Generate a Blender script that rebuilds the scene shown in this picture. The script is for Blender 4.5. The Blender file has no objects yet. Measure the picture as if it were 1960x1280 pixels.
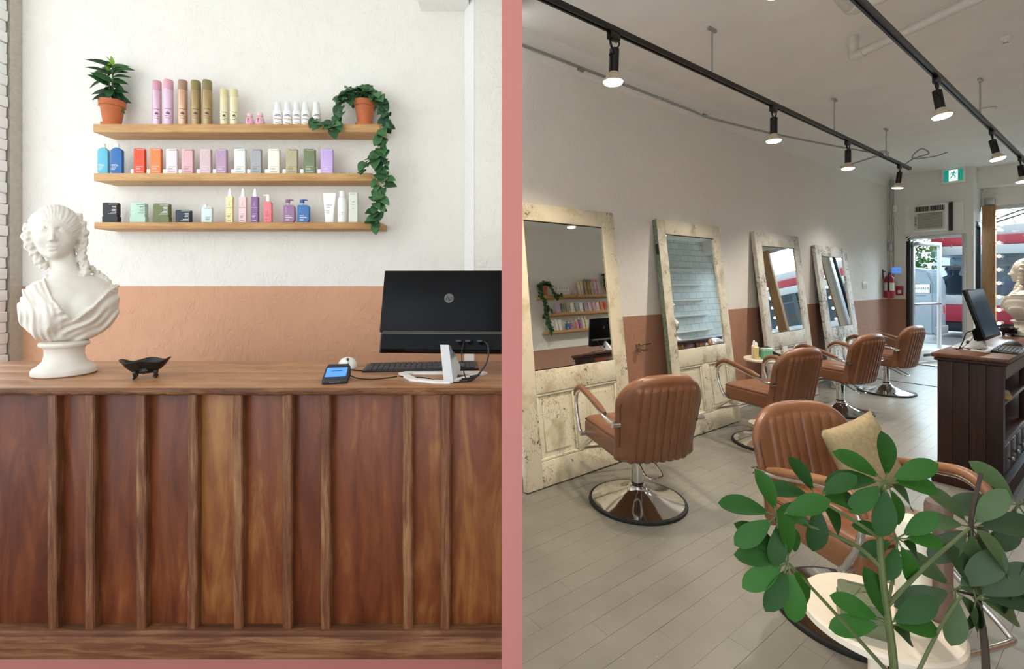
import bpy, bmesh, math, random
import numpy as np
from mathutils import Vector, Matrix
PI = math.pi
random.seed(7)
scene = bpy.context.scene
COL = scene.collection

# ------------------------------------------------------------------ camera
H = 1.45                      # eye height
FPX, CX, CY = 916.0, 980.0, 537.0   # focal length in px, vertical axis of the partition, horizon
cam = bpy.data.cameras.new('camera')
cam.sensor_width = 36.0
cam.lens = FPX / 1960.0 * 36.0
cam.shift_y = (CY - 640.0) / 1960.0
cam.clip_start = 0.02
cam.clip_end = 300
camo = bpy.data.objects.new('camera', cam)
camo.location = (0, 0, H)
camo.rotation_euler = (PI / 2, 0, 0)
COL.objects.link(camo)
scene.camera = camo

# ------------------------------------------------------------------ world, exposure
world = bpy.data.worlds.new('world')
scene.world = world
world.use_nodes = True
wn = world.node_tree.nodes
wn['Background'].inputs[0].default_value = (0.86, 0.93, 1.0, 1)
wn['Background'].inputs[1].default_value = 1.8
scene.view_settings.view_transform = 'Standard'
scene.view_settings.look = 'None'
scene.view_settings.gamma = 1.0
scene.view_settings.use_curve_mapping = False
scene.view_settings.exposure = 0.33

SA = math.atan2(0.6004, 0.7997)      # the salon is turned by this angle against the reception
CS, SN = math.cos(SA), math.sin(SA)

def S(a, q, z=0.0):
    """salon coordinates (a along the mirror wall, q towards it, z up) to world"""
    return Vector((a * CS - q * SN, a * SN + q * CS, z))

def sal_on_q(u, q):
    """where the sight line of column u meets the salon plane q"""
    k = (u - CX) / FPX
    t = q / (CS - SN * k)
    return t * (CS * k + SN), t

def sal_on_a(u, a):
    k = (u - CX) / FPX
    t = a / (CS * k + SN)
    return t * (CS - SN * k), t

def zat(v, t):
    return H - (v - CY) * t / FPX

def lx(u, y):
    return (u - CX) / FPX * y

def area_light(name, loc, target, sx, sy, power, color, spread=180):
    l = bpy.data.lights.new(name, 'AREA')
    l.shape = 'RECTANGLE'
    l.size, l.size_y = sx, sy
    l.energy = power
    l.color = color
    l.spread = math.radians(spread)
    o = bpy.data.objects.new(name, l)
    o.location = loc
    d = Vector(target) - Vector(loc)
    o.rotation_euler = d.to_track_quat('-Z', 'Y').to_euler()
    COL.objects.link(o)
    return o

# soft bright sky over the street, and an added fill light behind the viewer
sun = bpy.data.lights.new('sun', 'SUN')
sun.energy = 11
sun.angle = math.radians(60)
sun.color = (0.70, 0.87, 1.0)
suno = bpy.data.objects.new('sun', sun)
COL.objects.link(suno)
sd = S(-math.cos(math.radians(27)), 0.12, -math.sin(math.radians(27)))
suno.rotation_euler = sd.to_track_quat('-Z', 'Y').to_euler()
area_light('reception_fill', (-3.3, -1.6, 2.2), (-1.4, 3.2, 1.5), 2.4, 2.4, 14, (0.95, 0.99, 1.0))

# ------------------------------------------------------------------ helpers
def srgb(h):
    h = h.lstrip('#')
    out = []
    for i in (0, 2, 4):
        c = int(h[i:i + 2], 16) / 255.0
        out.append(c / 12.92 if c <= 0.04045 else ((c + 0.055) / 1.055) ** 2.4)
    return (out[0], out[1], out[2], 1.0)

class NT:
    def __init__(self, name):
        self.m = bpy.data.materials.new(name)
        self.m.use_nodes = True
        self.t = self.m.node_tree
        self.n = self.t.nodes
        self.b = self.n['Principled BSDF']
    def new(self, kind, **kw):
        x = self.n.new(kind)
        for k, v in kw.items():
            setattr(x, k, v)
        return x
    def link(self, a, b):
        self.t.links.new(a, b)
    def coords(self, scale=(1, 1, 1), kind='Object', rot=(0, 0, 0)):
        tc = self.new('ShaderNodeTexCoord')
        mp = self.new('ShaderNodeMapping')
        mp.inputs['Scale'].default_value = scale
        mp.inputs['Rotation'].default_value = rot
        self.link(tc.outputs[kind], mp.inputs['Vector'])
        return mp.outputs['Vector']
    def noise(self, vec, scale, detail=4, rough=0.55, dist=0.0):
        x = self.new('ShaderNodeTexNoise')
        x.inputs['Scale'].default_value = scale
        x.inputs['Detail'].default_value = detail
        x.inputs['Roughness'].default_value = rough
        x.inputs['Distortion'].default_value = dist
        self.link(vec, x.inputs['Vector'])
        return x.outputs['Fac']
    def ramp(self, fac, stops):
        x = self.new('ShaderNodeValToRGB')
        e = x.color_ramp.elements
        while len(e) < len(stops):
            e.new(0.5)
        for i, (p, c) in enumerate(stops):
            e[i].position = p
            e[i].color = c
        self.link(fac, x.inputs['Fac'])
        return x.outputs['Color']
    def math(self, op, a, b=None, clamp=False):
        x = self.new('ShaderNodeMath', operation=op, use_clamp=clamp)
        for i, v in enumerate((a, b)):
            if v is None:
                continue
            if isinstance(v, (int, float)):
                x.inputs[i].default_value = v
            else:
                self.link(v, x.inputs[i])
        return x.outputs[0]
    def mix(self, fac, a, b, mode='MIX'):
        x = self.new('ShaderNodeMix', data_type='RGBA', blend_type=mode)
        for i, v in ((0, fac), (6, a), (7, b)):
            if isinstance(v, (int, float)):
                x.inputs[i].default_value = v
            elif isinstance(v, tuple):
                x.inputs[i].default_value = v
            else:
                self.link(v, x.inputs[i])
        return x.outputs[2]
    def color(self, v):
        if isinstance(v, tuple):
            self.b.inputs['Base Color'].default_value = v
        else:
            self.link(v, self.b.inputs['Base Color'])
    def bump(self, fac, strength=0.3, dist=0.01):
        x = self.new('ShaderNodeBump')
        x.inputs['Strength'].default_value = strength
        x.inputs['Distance'].default_value = dist
        self.link(fac, x.inputs['Height'])
        self.link(x.outputs[0], self.b.inputs['Normal'])
    def set(self, rough=None, metal=None, coat=None, spec=None):
        if rough is not None:
            self.b.inputs['Roughness'].default_value = rough
        if metal is not None:
            self.b.inputs['Metallic'].default_value = metal
        if coat is not None:
            self.b.inputs['Coat Weight'].default_value = coat
        if spec is not None:
            self.b.inputs['Specular IOR Level'].default_value = spec
    def rand(self):
        return self.new('ShaderNodeObjectInfo').outputs['Random']

_plain = {}
def plain(hexc, rough=0.5, metal=0.0, var=0.06, coat=0.0, scale=30.0):
    """one-colour procedural material with a faint mottling"""
    key = (hexc, rough, metal, var, coat)
    if key in _plain:
        return _plain[key]
    t = NT('paint_' + hexc.strip('#'))
    c = srgb(hexc)
    n = t.noise(t.coords(), scale, 3)
    d = tuple(max(0, x * (1 - var * 2)) for x in c[:3]) + (1,)
    l = tuple(min(1, x * (1 + var)) for x in c[:3]) + (1,)
    t.color(t.ramp(n, [(0.3, d), (0.7, l)]))
    t.set(rough, metal, coat)
    _plain[key] = t.m
    return t.m

def emit(name, hexc, strength):
    t = NT(name)
    t.color(srgb(hexc))
    t.b.inputs['Emission Color'].default_value = srgb(hexc)
    t.b.inputs['Emission Strength'].default_value = strength
    return t.m

def wood(name, stops, axis='x', scale=3.0, rough=0.5, stretch=14, bump=0.15, dist=1.2, rnd=0.35, knots=None):
    """grain runs along axis; each object gets its own piece of grain and tone"""
    t = NT(name)
    sc = {'x': (1.0, stretch, stretch), 'y': (stretch, 1.0, stretch), 'z': (stretch, stretch, 1.0)}[axis]
    tc = t.new('ShaderNodeTexCoord')
    r = t.rand()
    off = t.new('ShaderNodeVectorMath', operation='ADD')
    t.link(tc.outputs['Object'], off.inputs[0])
    cmb = t.new('ShaderNodeCombineXYZ')
    k = t.math('MULTIPLY', r, 37.0)
    for i in range(3):
        t.link(k, cmb.inputs[i])
    t.link(cmb.outputs[0], off.inputs[1])
    mp = t.new('ShaderNodeMapping')
    mp.inputs['Scale'].default_value = sc
    t.link(off.outputs[0], mp.inputs['Vector'])
    n1 = t.noise(mp.outputs[0], scale, 7, 0.62, dist)
    mp2 = t.new('ShaderNodeMapping')
    mp2.inputs['Scale'].default_value = tuple(1.0 if s == 1.0 else 2.6 for s in sc)
    t.link(off.outputs[0], mp2.inputs['Vector'])
    n2 = t.noise(mp2.outputs[0], 2.2, 4, 0.55, 0.9)
    f = t.math('ADD', t.math('MULTIPLY', n1, 0.62), t.math('MULTIPLY', n2, 0.38))
    f = t.math('ADD', f, t.math('MULTIPLY', t.math('SUBTRACT', r, 0.5), rnd * 0.35))
    col = t.ramp(f, stops)
    if knots:
        v = t.new('ShaderNodeTexVoronoi')
        v.inputs['Scale'].default_value = knots
        mp3 = t.new('ShaderNodeMapping')
        mp3.inputs['Scale'].default_value = tuple(1.0 if s == 1.0 else 2.0 for s in sc)
        t.link(off.outputs[0], mp3.inputs['Vector'])
        t.link(mp3.outputs[0], v.inputs['Vector'])
        kf = t.ramp(v.outputs['Distance'], [(0.02, (1, 1, 1, 1)), (0.09, (0, 0, 0, 1))])
        col = t.mix(kf, col, stops[0][1])
    t.color(col)
    t.bump(n1, bump, 0.004)
    t.set(rough, spec=0.3)
    return t.m

def bm_new():
    return bmesh.new()

def bm_box(bm, x0, x1, y0, y1, z0, z1, bev=0.0, seg=2):
    vs = [bm.verts.new((x, y, z)) for x in (x0, x1) for y in (y0, y1) for z in (z0, z1)]
    q = lambda *i: bm.faces.new([vs[j] for j in i])
    fs = [q(0, 1, 3, 2), q(4, 6, 7, 5), q(0, 4, 5, 1), q(2, 3, 7, 6), q(0, 2, 6, 4), q(1, 5, 7, 3)]
    if bev > 0:
        es = list({e for f in fs for e in f.edges})
        bmesh.ops.bevel(bm, geom=es, offset=bev, segments=seg, affect='EDGES', profile=0.5)
    return vs

def bm_lathe(bm, prof, n=32, c=(0, 0, 0), sx=1.0, sy=1.0):
    """profile of (r, z) turned about z"""
    rings = []
    for r, z in prof:
        if r < 1e-5:
            rings.append([bm.verts.new((c[0], c[1], c[2] + z))])
        else:
            rings.append([bm.verts.new((c[0] + r * sx * math.cos(2 * PI * i / n), c[1] + r * sy * math.sin(2 * PI * i / n), c[2] + z)) for i in range(n)])
    for A, B in zip(rings, rings[1:]):
        for i in range(n):
            j = (i + 1) % n
            if len(A) == 1 and len(B) == 1:
                continue
            if len(A) == 1:
                bm.faces.new((A[0], B[j], B[i]))
            elif len(B) == 1:
                bm.faces.new((A[i], A[j], B[0]))
            else:
                bm.faces.new((A[i], A[j], B[j], B[i]))
    for R, rev in ((rings[0], True), (rings[-1], False)):
        if len(R) > 1:
            bm.faces.new(list(reversed(R)) if rev else R)

def spline(pts, n=6, closed=False):
    """Catmull-Rom through the points"""
    P = [Vector(p) for p in pts]
    out = []
    m = len(P)
    for i in range(m if closed else m - 1):
        if closed:
            a, b, c, d = P[(i - 1) % m], P[i], P[(i + 1) % m], P[(i + 2) % m]
        else:
            a, b, c, d = P[max(i - 1, 0)], P[i], P[i + 1], P[min(i + 2, m - 1)]
        for k in range(n):
            s = k / n
            out.append(0.5 * ((2 * b) + (c - a) * s + (2 * a - 5 * b + 4 * c - d) * s * s + (3 * b - a - 3 * c + d) * s ** 3))
    if not closed:
        out.append(P[-1])
    return out

def bm_tube(bm, pts, r, n=10, closed=False, flat=1.0):
    P = [Vector(p) for p in pts]
    m = len(P)
    T = []
    for i in range(m):
        if closed:
            d = P[(i + 1) % m] - P[i - 1]
        else:
            d = P[min(i + 1, m - 1)] - P[max(i - 1, 0)]
        T.append(d.normalized())
    up = Vector((0, 0, 1)) if abs(T[0].z) < 0.9 else Vector((1, 0, 0))
    N = (up - T[0] * up.dot(T[0])).normalized()
    rings = []
    for i in range(m):
        N = (N - T[i] * N.dot(T[i])).normalized()
        B = T[i].cross(N)
        rr = r[i] if isinstance(r, (list, tuple)) else r
        rings.append([bm.verts.new(P[i] + rr * (math.cos(2 * PI * k / n) * N * flat + math.sin(2 * PI * k / n) * B)) for k in range(n)])
    for i in range(m if closed else m - 1):
        A, Bq = rings[i], rings[(i + 1) % m]
        for k in range(n):
            j = (k + 1) % n
            bm.faces.new((A[k], A[j], Bq[j], Bq[k]))
    if not closed:
        bm.faces.new(list(reversed(rings[0])))
        bm.faces.new(rings[-1])

def bm_prism(bm, poly, d0, d1, axis='y'):
    """polygon extruded along an axis; poly gives the other two coordinates in order"""
    def mk(p, d):
        if axis == 'y':
            return (p[0], d, p[1])
        if axis == 'x':
            return (d, p[0], p[1])
        return (p[0], p[1], d)
    A = [bm.verts.new(mk(p, d0)) for p in poly]
    B = [bm.verts.new(mk(p, d1)) for p in poly]
    bm.faces.new(A)
    bm.faces.new(list(reversed(B)))
    n = len(poly)
    for i in range(n):
        j = (i + 1) % n
        bm.faces.new((A[j], A[i], B[i], B[j]))

def bm_ball(bm, c, r, seg=16, rings=10):
    if isinstance(r, (int, float)):
        r = (r, r, r)
    mat = Matrix.Translation(c) @ Matrix.Diagonal((r[0], r[1], r[2], 1))
    bmesh.ops.create_uvsphere(bm, u_segments=seg, v_segments=rings, radius=1.0, matrix=mat)

def finish(name, bm, angle=38, flat=False):
    bmesh.ops.recalc_face_normals(bm, faces=bm.faces)
    me = bpy.data.meshes.new(name)
    bm.to_mesh(me)
    bm.free()
    if not flat:
        me.shade_smooth()
        me.set_sharp_from_angle(angle=math.radians(angle))
    return me

def link(name, me, m=None, parent=None, loc=(0, 0, 0), rot=(0, 0, 0), scale=None):
    o = bpy.data.objects.new(name, me)
    COL.objects.link(o)
    if m is not None and me is not None and not me.materials:
        me.materials.append(m)
    o.parent = parent
    o.location = loc
    o.rotation_euler = rot
    if scale is not None:
        o.scale = scale if not isinstance(scale, (int, float)) else (scale,) * 3
    return o

def obj(name, bm, m, parent=None, loc=(0, 0, 0), rot=(0, 0, 0), angle=38, flat=False):
    return link(name, finish(name, bm, angle, flat), m, parent, loc, rot)

def tag(o, label, cat, group=None):
    o['label'] = label
    o['category'] = cat
    if group:
        o['group'] = group
    return o

def thing(name, label, cat, loc=(0, 0, 0), rotz=0.0, group=None):
    o = bpy.data.objects.new(name, None)
    COL.objects.link(o)
    o.empty_display_size = 0.05
    o.location = loc
    o.rotation_euler = (0, 0, rotz)
    return tag(o, label, cat, group)

def struct(o, label=None):
    o['kind'] = 'structure'
    if label:
        o['label'] = label
    return o

def copy_tree(o, parent=None):
    c = o.copy()
    COL.objects.link(c)
    c.parent = parent
    for ch in list(o.children):
        copy_tree(ch, c)
    return c

def box(name, m, parent, x0, x1, y0, y1, z0, z1, bev=0.0, seg=2, **kw):
    bm = bm_new()
    bm_box(bm, x0, x1, y0, y1, z0, z1, bev, seg)
    return obj(name, bm, m, parent, **kw)

def tube(name, m, parent, pts, r, n=10, closed=False, flat=1.0, **kw):
    bm = bm_new()
    bm_tube(bm, pts, r, n, closed, flat)
    return obj(name, bm, m, parent, **kw)

def lathe(name, m, parent, prof, n=32, c=(0, 0, 0), sx=1.0, sy=1.0, **kw):
    bm = bm_new()
    bm_lathe(bm, prof, n, c, sx, sy)
    return obj(name, bm, m, parent, **kw)

def prism(name, m, parent, poly, d0, d1, axis='y', bev=0.0, **kw):
    bm = bm_new()
    bm_prism(bm, poly, d0, d1, axis)
    if bev:
        bmesh.ops.bevel(bm, geom=list(bm.edges), offset=bev, segments=2, affect='EDGES', profile=0.5)
    return obj(name, bm, m, parent, **kw)

_txt = {}
def text(name, body, size, m, parent, loc, rot=(PI / 2, 0, 0), align='CENTER', depth=0.0004, mirror=False, shear=0.0, sx=1.0):
    key = (body, size, align, depth, shear)
    if key not in _txt:
        cu = bpy.data.curves.new('lettering', 'FONT')
        cu.body = body
        cu.size = size
        cu.align_x = align
        cu.align_y = 'CENTER'
        cu.extrude = depth
        cu.resolution_u = 2
        cu.shear = shear
        tmp = bpy.data.objects.new('lettering', cu)
        COL.objects.link(tmp)
        dg = bpy.context.evaluated_depsgraph_get()
        dg.update()
        me = bpy.data.meshes.new_from_object(tmp.evaluated_get(dg))
        bpy.data.objects.remove(tmp)
        _txt[key] = me
    me = _txt[key].copy()
    me.materials.clear()
    o = link(name, me, m, parent, loc, rot)
    o.scale = (-sx if mirror else sx, 1, 1)
    return o

def rrect(x0, x1, z0, z1, r, n=5):
    """rounded rectangle outline"""
    out = []
    for cx, cz, a0 in ((x1 - r, z0 + r, -PI / 2), (x1 - r, z1 - r, 0), (x0 + r, z1 - r, PI / 2), (x0 + r, z0 + r, PI)):
        for i in range(n + 1):
            a = a0 + (PI / 2) * i / n
            out.append((cx + r * math.cos(a), cz + r * math.sin(a)))
    return out

# ------------------------------------------------------------------ materials
def plaster(name, upper, lower, zline, warm=None):
    """trowelled wall, painted in two colours that meet at a hand-cut line"""
    t = NT(name)
    g = t.new('ShaderNodeNewGeometry')
    sep = t.new('ShaderNodeSeparateXYZ')
    t.link(g.outputs['Position'], sep.inputs[0])
    v = t.coords()
    n0 = t.noise(v, 1.3, 4, 0.6)
    n1 = t.noise(v, 9, 6, 0.6, 0.8)
    up = t.ramp(n0, [(0.3, tuple(c * 0.95 for c in srgb(upper)[:3]) + (1,)), (0.7, srgb(upper))])
    if lower:
        lo = t.ramp(n0, [(0.3, tuple(c * 0.9 for c in srgb(lower)[:3]) + (1,)), (0.7, srgb(lower))])
        wob = t.math('MULTIPLY', t.math('SUBTRACT', t.noise(v, 14, 2), 0.5), 0.006)
        st = t.math('GREATER_THAN', t.math('ADD', sep.outputs[2], wob), zline)
        t.color(t.mix(st, lo, up))
    else:
        t.color(up)
    # trowel marks: ridges of a stretched, warped noise, plus fine grit
    v2 = t.coords((5.0, 5.0, 2.6), rot=(0.3, 0.5, 0.2))
    r = t.noise(v2, 2.3, 5, 0.55, 2.2)
    ridge = t.math('SUBTRACT', 1.0, t.math('MULTIPLY', t.math('ABSOLUTE', t.math('SUBTRACT', r, 0.5)), 9.0, True), True)
    ridge = t.math('MULTIPLY', ridge, t.math('MULTIPLY', t.math('SUBTRACT', n1, 0.42, True), 4.0, True))
    h = t.math('ADD', t.math('MULTIPLY', ridge, 0.55), t.math('MULTIPLY', n1, 0.8))
    h = t.math('ADD', h, t.math('MULTIPLY', t.noise(v, 60, 3), 0.12))
    t.bump(h, 0.42, 0.012)
    t.set(0.62)
    return t.m

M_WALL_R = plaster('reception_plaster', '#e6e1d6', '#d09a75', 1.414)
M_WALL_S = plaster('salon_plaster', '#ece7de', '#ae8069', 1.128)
M_WALL_W = plaster('white_plaster', '#ece9e2', None, 0)
M_CEIL = plain('#efece7', 0.85, 0, 0.02, scale=3)
M_PINK = plain('#b5736a', 0.8, 0, 0.01, scale=4)
M_WHITE = plain('#eeece6', 0.5, 0, 0.02)
M_WHITEGLOSS = plain('#f0eee8', 0.3, 0, 0.015)
M_BLACK = plain('#0c0c0d', 0.35, 0, 0.1)
M_BLACKM = plain('#141414', 0.6, 0, 0.1)
M_DARK = plain('#25252a', 0.5)
M_GREY = plain('#8f9092', 0.5)
M_CHROME = plain('#d9d9d9', 0.08, 1.0, 0.02)
M_STEEL = plain('#a9a7a2', 0.3, 1.0, 0.05)
M_GALV = plain('#b4b5b4', 0.38, 0.85, 0.06)
M_RUBBER = plain('#171615', 0.7)

def leather(name, a, b):
    t = NT(name)
    v = t.coords()
    t.color(t.ramp(t.noise(v, 5, 5), [(0.3, srgb(a)), (0.7, srgb(b))]))
    t.bump(t.noise(v, 260, 3), 0.12, 0.002)
    t.set(0.36)
    return t.m
M_LEATHER = leather('brown_leather', '#6e462e', '#80553a')
M_LEATHER2 = leather('tan_leather', '#7d5437', '#8c6244')
M_PIPING = plain('#4a3026', 0.5)

def chipped(name, paint, under, amount, grime='#8d836c', zfade=True):
    """old crazed paint, flaked off to the wood"""
    t = NT(name)
    tc = t.new('ShaderNodeTexCoord')
    off = t.new('ShaderNodeVectorMath', operation='ADD')
    t.link(tc.outputs['Object'], off.inputs[0])
    cmb = t.new('ShaderNodeCombineXYZ')
    k = t.math('MULTIPLY', t.rand(), 19.0)
    for i in range(3):
        t.link(k, cmb.inputs[i])
    t.link(cmb.outputs[0], off.inputs[1])
    v = off.outputs[0]
    n = t.noise(v, 26, 8, 0.72, 0.4)
    big = t.noise(v, 3.5, 3, 0.5)
    f = t.math('ADD', n, t.math('MULTIPLY', t.math('SUBTRACT', big, 0.5), 0.55))
    mask = t.ramp(f, [(0.60 - amount, (0, 0, 0, 1)), (0.625 - amount, (1, 1, 1, 1))])
    mp = t.new('ShaderNodeMapping')
    mp.inputs['Scale'].default_value = (1.0, 1.0, 0.22)
    t.link(v, mp.inputs['Vector'])
    vor = t.new('ShaderNodeTexVoronoi', feature='DISTANCE_TO_EDGE')
    vor.inputs['Scale'].default_value = 70
    t.link(mp.outputs[0], vor.inputs['Vector'])
    crack = t.ramp(vor.outputs['Distance'], [(0.0, (1, 1, 1, 1)), (0.05, (0, 0, 0, 1))])
    crackm = t.math('MULTIPLY', crack, t.ramp(big, [(0.42, (0, 0, 0, 1)), (0.62, (0.8, 0.8, 0.8, 1))]))
    pc = t.ramp(t.noise(v, 6, 5), [(0.3, srgb(grime)), (0.48, srgb(paint)), (1.0, srgb(paint))])
    c = t.mix(crackm, pc, srgb('#6b5c45'))
    c = t.mix(mask, c, srgb(under))
    t.color(c)
    hgt = t.math('SUBTRACT', t.math('SUBTRACT', 1.0, mask), t.math('MULTIPLY', crackm, 0.5))
    t.bump(hgt, 0.5, 0.003)
    t.set(0.6)
    return t.m
M_DOOR1 = chipped('cream_chipped_paint', '#ddd3ba', '#7d6a50', -0.04, '#beb292')
M_DOOR2 = chipped('pale_chipped_paint', '#d6cdb6', '#857660', -0.03, '#aca288')
M_DOOR3 = chipped('grey_white_chipped_paint', '#cfcabe', '#7d7466', -0.035, '#b0aa9c')
M_DOOR4 = chipped('flaking_white_paint', '#d8d8d4', '#8b867a', 0.045, '#b9b6ae')

M_SHELF = wood('pine_shelf', [(0.25, srgb('#8a6038')), (0.45, srgb('#b08350')), (0.6, srgb('#c79d68')), (0.8, srgb('#a9763f'))], 'x', 3.0, 0.5, knots=2.2)
M_SHELF2 = wood('greyed_pine_shelf', [(0.25, srgb('#6d5238')), (0.5, srgb('#9a7a58')), (0.8, srgb('#84623f'))], 'x', 3.0, 0.6)
WSTOPS = [(0.25, srgb('#3c1a0e')), (0.42, srgb('#592c18')), (0.55, srgb('#703c20')), (0.66, srgb('#8a5a2e')), (0.78, srgb('#9a6c38')), (0.9, srgb('#6a3e22'))]
M_COUNTER = wood('dark_acacia', WSTOPS, 'z', 1.7, 0.36, stretch=6, dist=1.2, rnd=0.85, knots=0.9)
M_BATTEN = wood('acacia_batten', [(0.3, srgb('#3c2013')), (0.5, srgb('#6a4128')), (0.68, srgb('#8f6a45')), (0.85, srgb('#553018'))], 'z', 4.0, 0.45, rnd=0.4)
M_CTOP = wood('acacia_top', [(0.25, srgb('#74472d')), (0.45, srgb('#996845')), (0.6, srgb('#b3845c')), (0.8, srgb('#875737'))], 'x', 2.0, 0.4, stretch=10, dist=1.5, rnd=0.3)
M_CRAIL = wood('worn_rail', [(0.3, srgb('#40251a')), (0.5, srgb('#65412a')), (0.68, srgb('#8f6a47')), (0.85, srgb('#52301e'))], 'x', 3.0, 0.5)
M_CEDGE = wood('worn_edge', [(0.3, srgb('#3f2416')), (0.5, srgb('#6d4427')), (0.65, srgb('#96693f')), (0.85, srgb('#51301c'))], 'x', 5.0, 0.5)
M_DARKWOOD = wood('dark_walnut', [(0.3, srgb('#190d0a')), (0.5, srgb('#2c1813')), (0.65, srgb('#3b211a')), (0.85, srgb('#20110d'))], 'z', 3.0, 0.5, rnd=0.5)
M_DARKTOP = wood('dark_walnut_top', [(0.3, srgb('#3a221a')), (0.5, srgb('#5d3c2d')), (0.7, srgb('#6f4b38'))], 'x', 2.0, 0.3)
M_POST = wood('pine_post', [(0.25, srgb('#6b4a31')), (0.45, srgb('#a37a52')), (0.65, srgb('#b98f66')), (0.85, srgb('#94693f'))], 'z', 3.0, 0.6, knots=3.0)

def floor_paint():
    t = NT('grey_floor_paint')
    v = t.coords()
    tc = t.new('ShaderNodeNewGeometry')
    n = t.noise(tc.outputs['Position'], 2.2, 6, 0.6)
    c = t.ramp(n, [(0.3, srgb('#726f66')), (0.55, srgb('#7e7b71')), (0.8, srgb('#88857a'))])
    sp = t.noise(tc.outputs['Position'], 95, 2, 0.5)
    c = t.mix(t.ramp(sp, [(0.765, (0, 0, 0, 1)), (0.78, (1, 1, 1, 1))]), c, srgb('#d8d4ca'))
    c = t.mix(t.math('MULTIPLY', t.rand(), 0.08), c, srgb('#8d8982'))
    t.color(c)
    t.bump(t.noise(tc.outputs['Position'], 18, 5), 0.08, 0.004)
    t.set(0.34)
    return t.m
M_FLOOR = floor_paint()

def glass_mat(name, tint=(0.93, 0.97, 0.97, 1), gloss=0.08):
    t = NT(name)
    out = t.n['Material Output']
    tr = t.new('ShaderNodeBsdfTransparent')
    tr.inputs[0].default_value = tint
    gl = t.new('ShaderNodeBsdfGlossy')
    gl.inputs['Roughness'].default_value = 0.02
    lw = t.new('ShaderNodeLayerWeight')
    lw.inputs['Blend'].default_value = 0.5
    fr_ = t.math('ADD', t.math('MULTIPLY', t.math('POWER', lw.outputs['Facing'], 4.0), 0.4), 0.025)
    mx = t.new('ShaderNodeMixShader')
    t.link(fr_, mx.inputs[0])
    t.link(tr.outputs[0], mx.inputs[1])
    t.link(gl.outputs[0], mx.inputs[2])
    t.link(mx.outputs[0], out.inputs['Surface'])
    return t.m
M_GLASS = glass_mat('clear_glass')
M_MIRROR = NT('mirror_glass')
M_MIRROR.color((0.9, 0.93, 0.92, 1)); M_MIRROR.set(0.01, 1.0)
M_MIRROR = M_MIRROR.m

def leafmat(name, a, b, rough=0.4):
    t = NT(name)
    r = t.rand()
    v = t.coords()
    f = t.math('ADD', t.math('MULTIPLY', r, 0.7), t.math('MULTIPLY', t.noise(v, 25, 3), 0.35))
    t.color(t.ramp(f, [(0.1, srgb(a)), (0.95, srgb(b))]))
    t.set(rough, spec=0.25)
    return t.m
M_LEAF_A = leafmat('glossy_leaf', '#132a17', '#2f5a2a')
M_LEAF_B = leafmat('vine_leaf', '#1d3b27', '#4f7a48')
M_LEAF_C = leafmat('schefflera_leaf', '#12320a', '#275a12', 0.5)
M_LEAF_D = leafmat('dusty_leaf', '#27381f', '#4d623a', 0.45)
M_STEM = plain('#4f5a30', 0.6)
M_STEMD = plain('#3a2e22', 0.7)
M_TERRA = plain('#c06a3c', 0.75, 0, 0.08, scale=9)
M_SOIL = plain('#2a1d15', 0.95, 0, 0.3)
# ================================================================== RECEPTION (seen square-on)
WY = 3.2                       # plaster wall behind the counter
def wall(name, m, x0, x1, y0, y1, z0, z1, sal=False, label=None, parent=None):
    bm = bm_new()
    bm_box(bm, x0, x1, y0, y1, z0, z1)
    o = obj(name, bm, m, parent, rot=(0, 0, SA) if sal else (0, 0, 0), flat=True)
    if parent is None:
        struct(o, label)
    return o

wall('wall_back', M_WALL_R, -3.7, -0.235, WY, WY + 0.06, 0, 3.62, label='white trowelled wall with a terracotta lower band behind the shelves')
# pier at the right of the wall with a splayed, white-painted corner
bm = bm_new()
bm_prism(bm, [(-0.3144, WY), (-0.2397, 3.05), (-0.0284, 3.05), (-0.0284, WY + 0.06), (-0.3144, WY + 0.06)], 0, 3.62, 'z')
struct(obj('wall_pier', bm, M_WALL_R, flat=True), 'plaster pier beside the shelf wall')
bm = bm_new()
bm_prism(bm, [(-0.3154, WY - 0.001), (-0.2425, 3.053), (-0.2405, 3.047), (-0.318, WY - 0.004)], 0, 3.62, 'z')
struct(obj('trim_1', bm, M_WHITE, flat=True), 'smooth white corner strip on the pier')
wall('trim_2', M_WHITE, lx(806, WY), lx(900, WY), 2.75, WY, 3.249, 3.62, label='white boxed-in beam end under the ceiling')
# partition between reception and salon, its end face towards the camera
HWD = 20.0 / FPX * 1.3
wall('wall_partition', M_WALL_W, -HWD + .001, HWD - .001, 1.315, 3.26, 0, 3.62, label='white partition wall between reception and salon')
wall('trim_7', M_PINK, -HWD, HWD, 1.3, 1.315, 0, 3.62, label='dusty pink board covering the end of the partition wall')
# side wall of painted brick on the left
wall('wall_left', M_WHITE, -3.7, -3.335, 3.085, WY, 0, 3.62, label='white painted brick side wall')
M_BRICK = plaster('painted_brick', '#eeece8', None, 0)
bw = bpy.data.objects['wall_left']
bmes = []
for k in range(3):
    bm = bm_new()
    w = (0.13, 0.15, 0.14)[k]
    bm_box(bm, -w / 2, w / 2, -0.03, 0.03, -0.0335, 0.0335, 0.006, 2)
    for v_ in bm.verts:
        v_.co += Vector((random.uniform(-1, 1), random.uniform(-1, 1), random.uniform(-1, 1))) * 0.0025
    bmes.append(finish('brick', bm))
for r in range(52):
    z = 0.035 + r * 0.0695
    xr = -3.268 - (0.0 if r % 2 else 0.008)
    me = bmes[r % 3]
    w = (0.13, 0.15, 0.14)[r % 3]
    link('brick', me, M_BRICK, bw, (xr - w / 2, 3.072 + random.uniform(-.003, .003), z))
    link('brick', bmes[(r + 1) % 3], M_BRICK, bw, (xr - w - 0.012 - (0.13, 0.15, 0.14)[(r + 1) % 3] / 2, 3.072 + random.uniform(-.003, .003), z))
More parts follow.
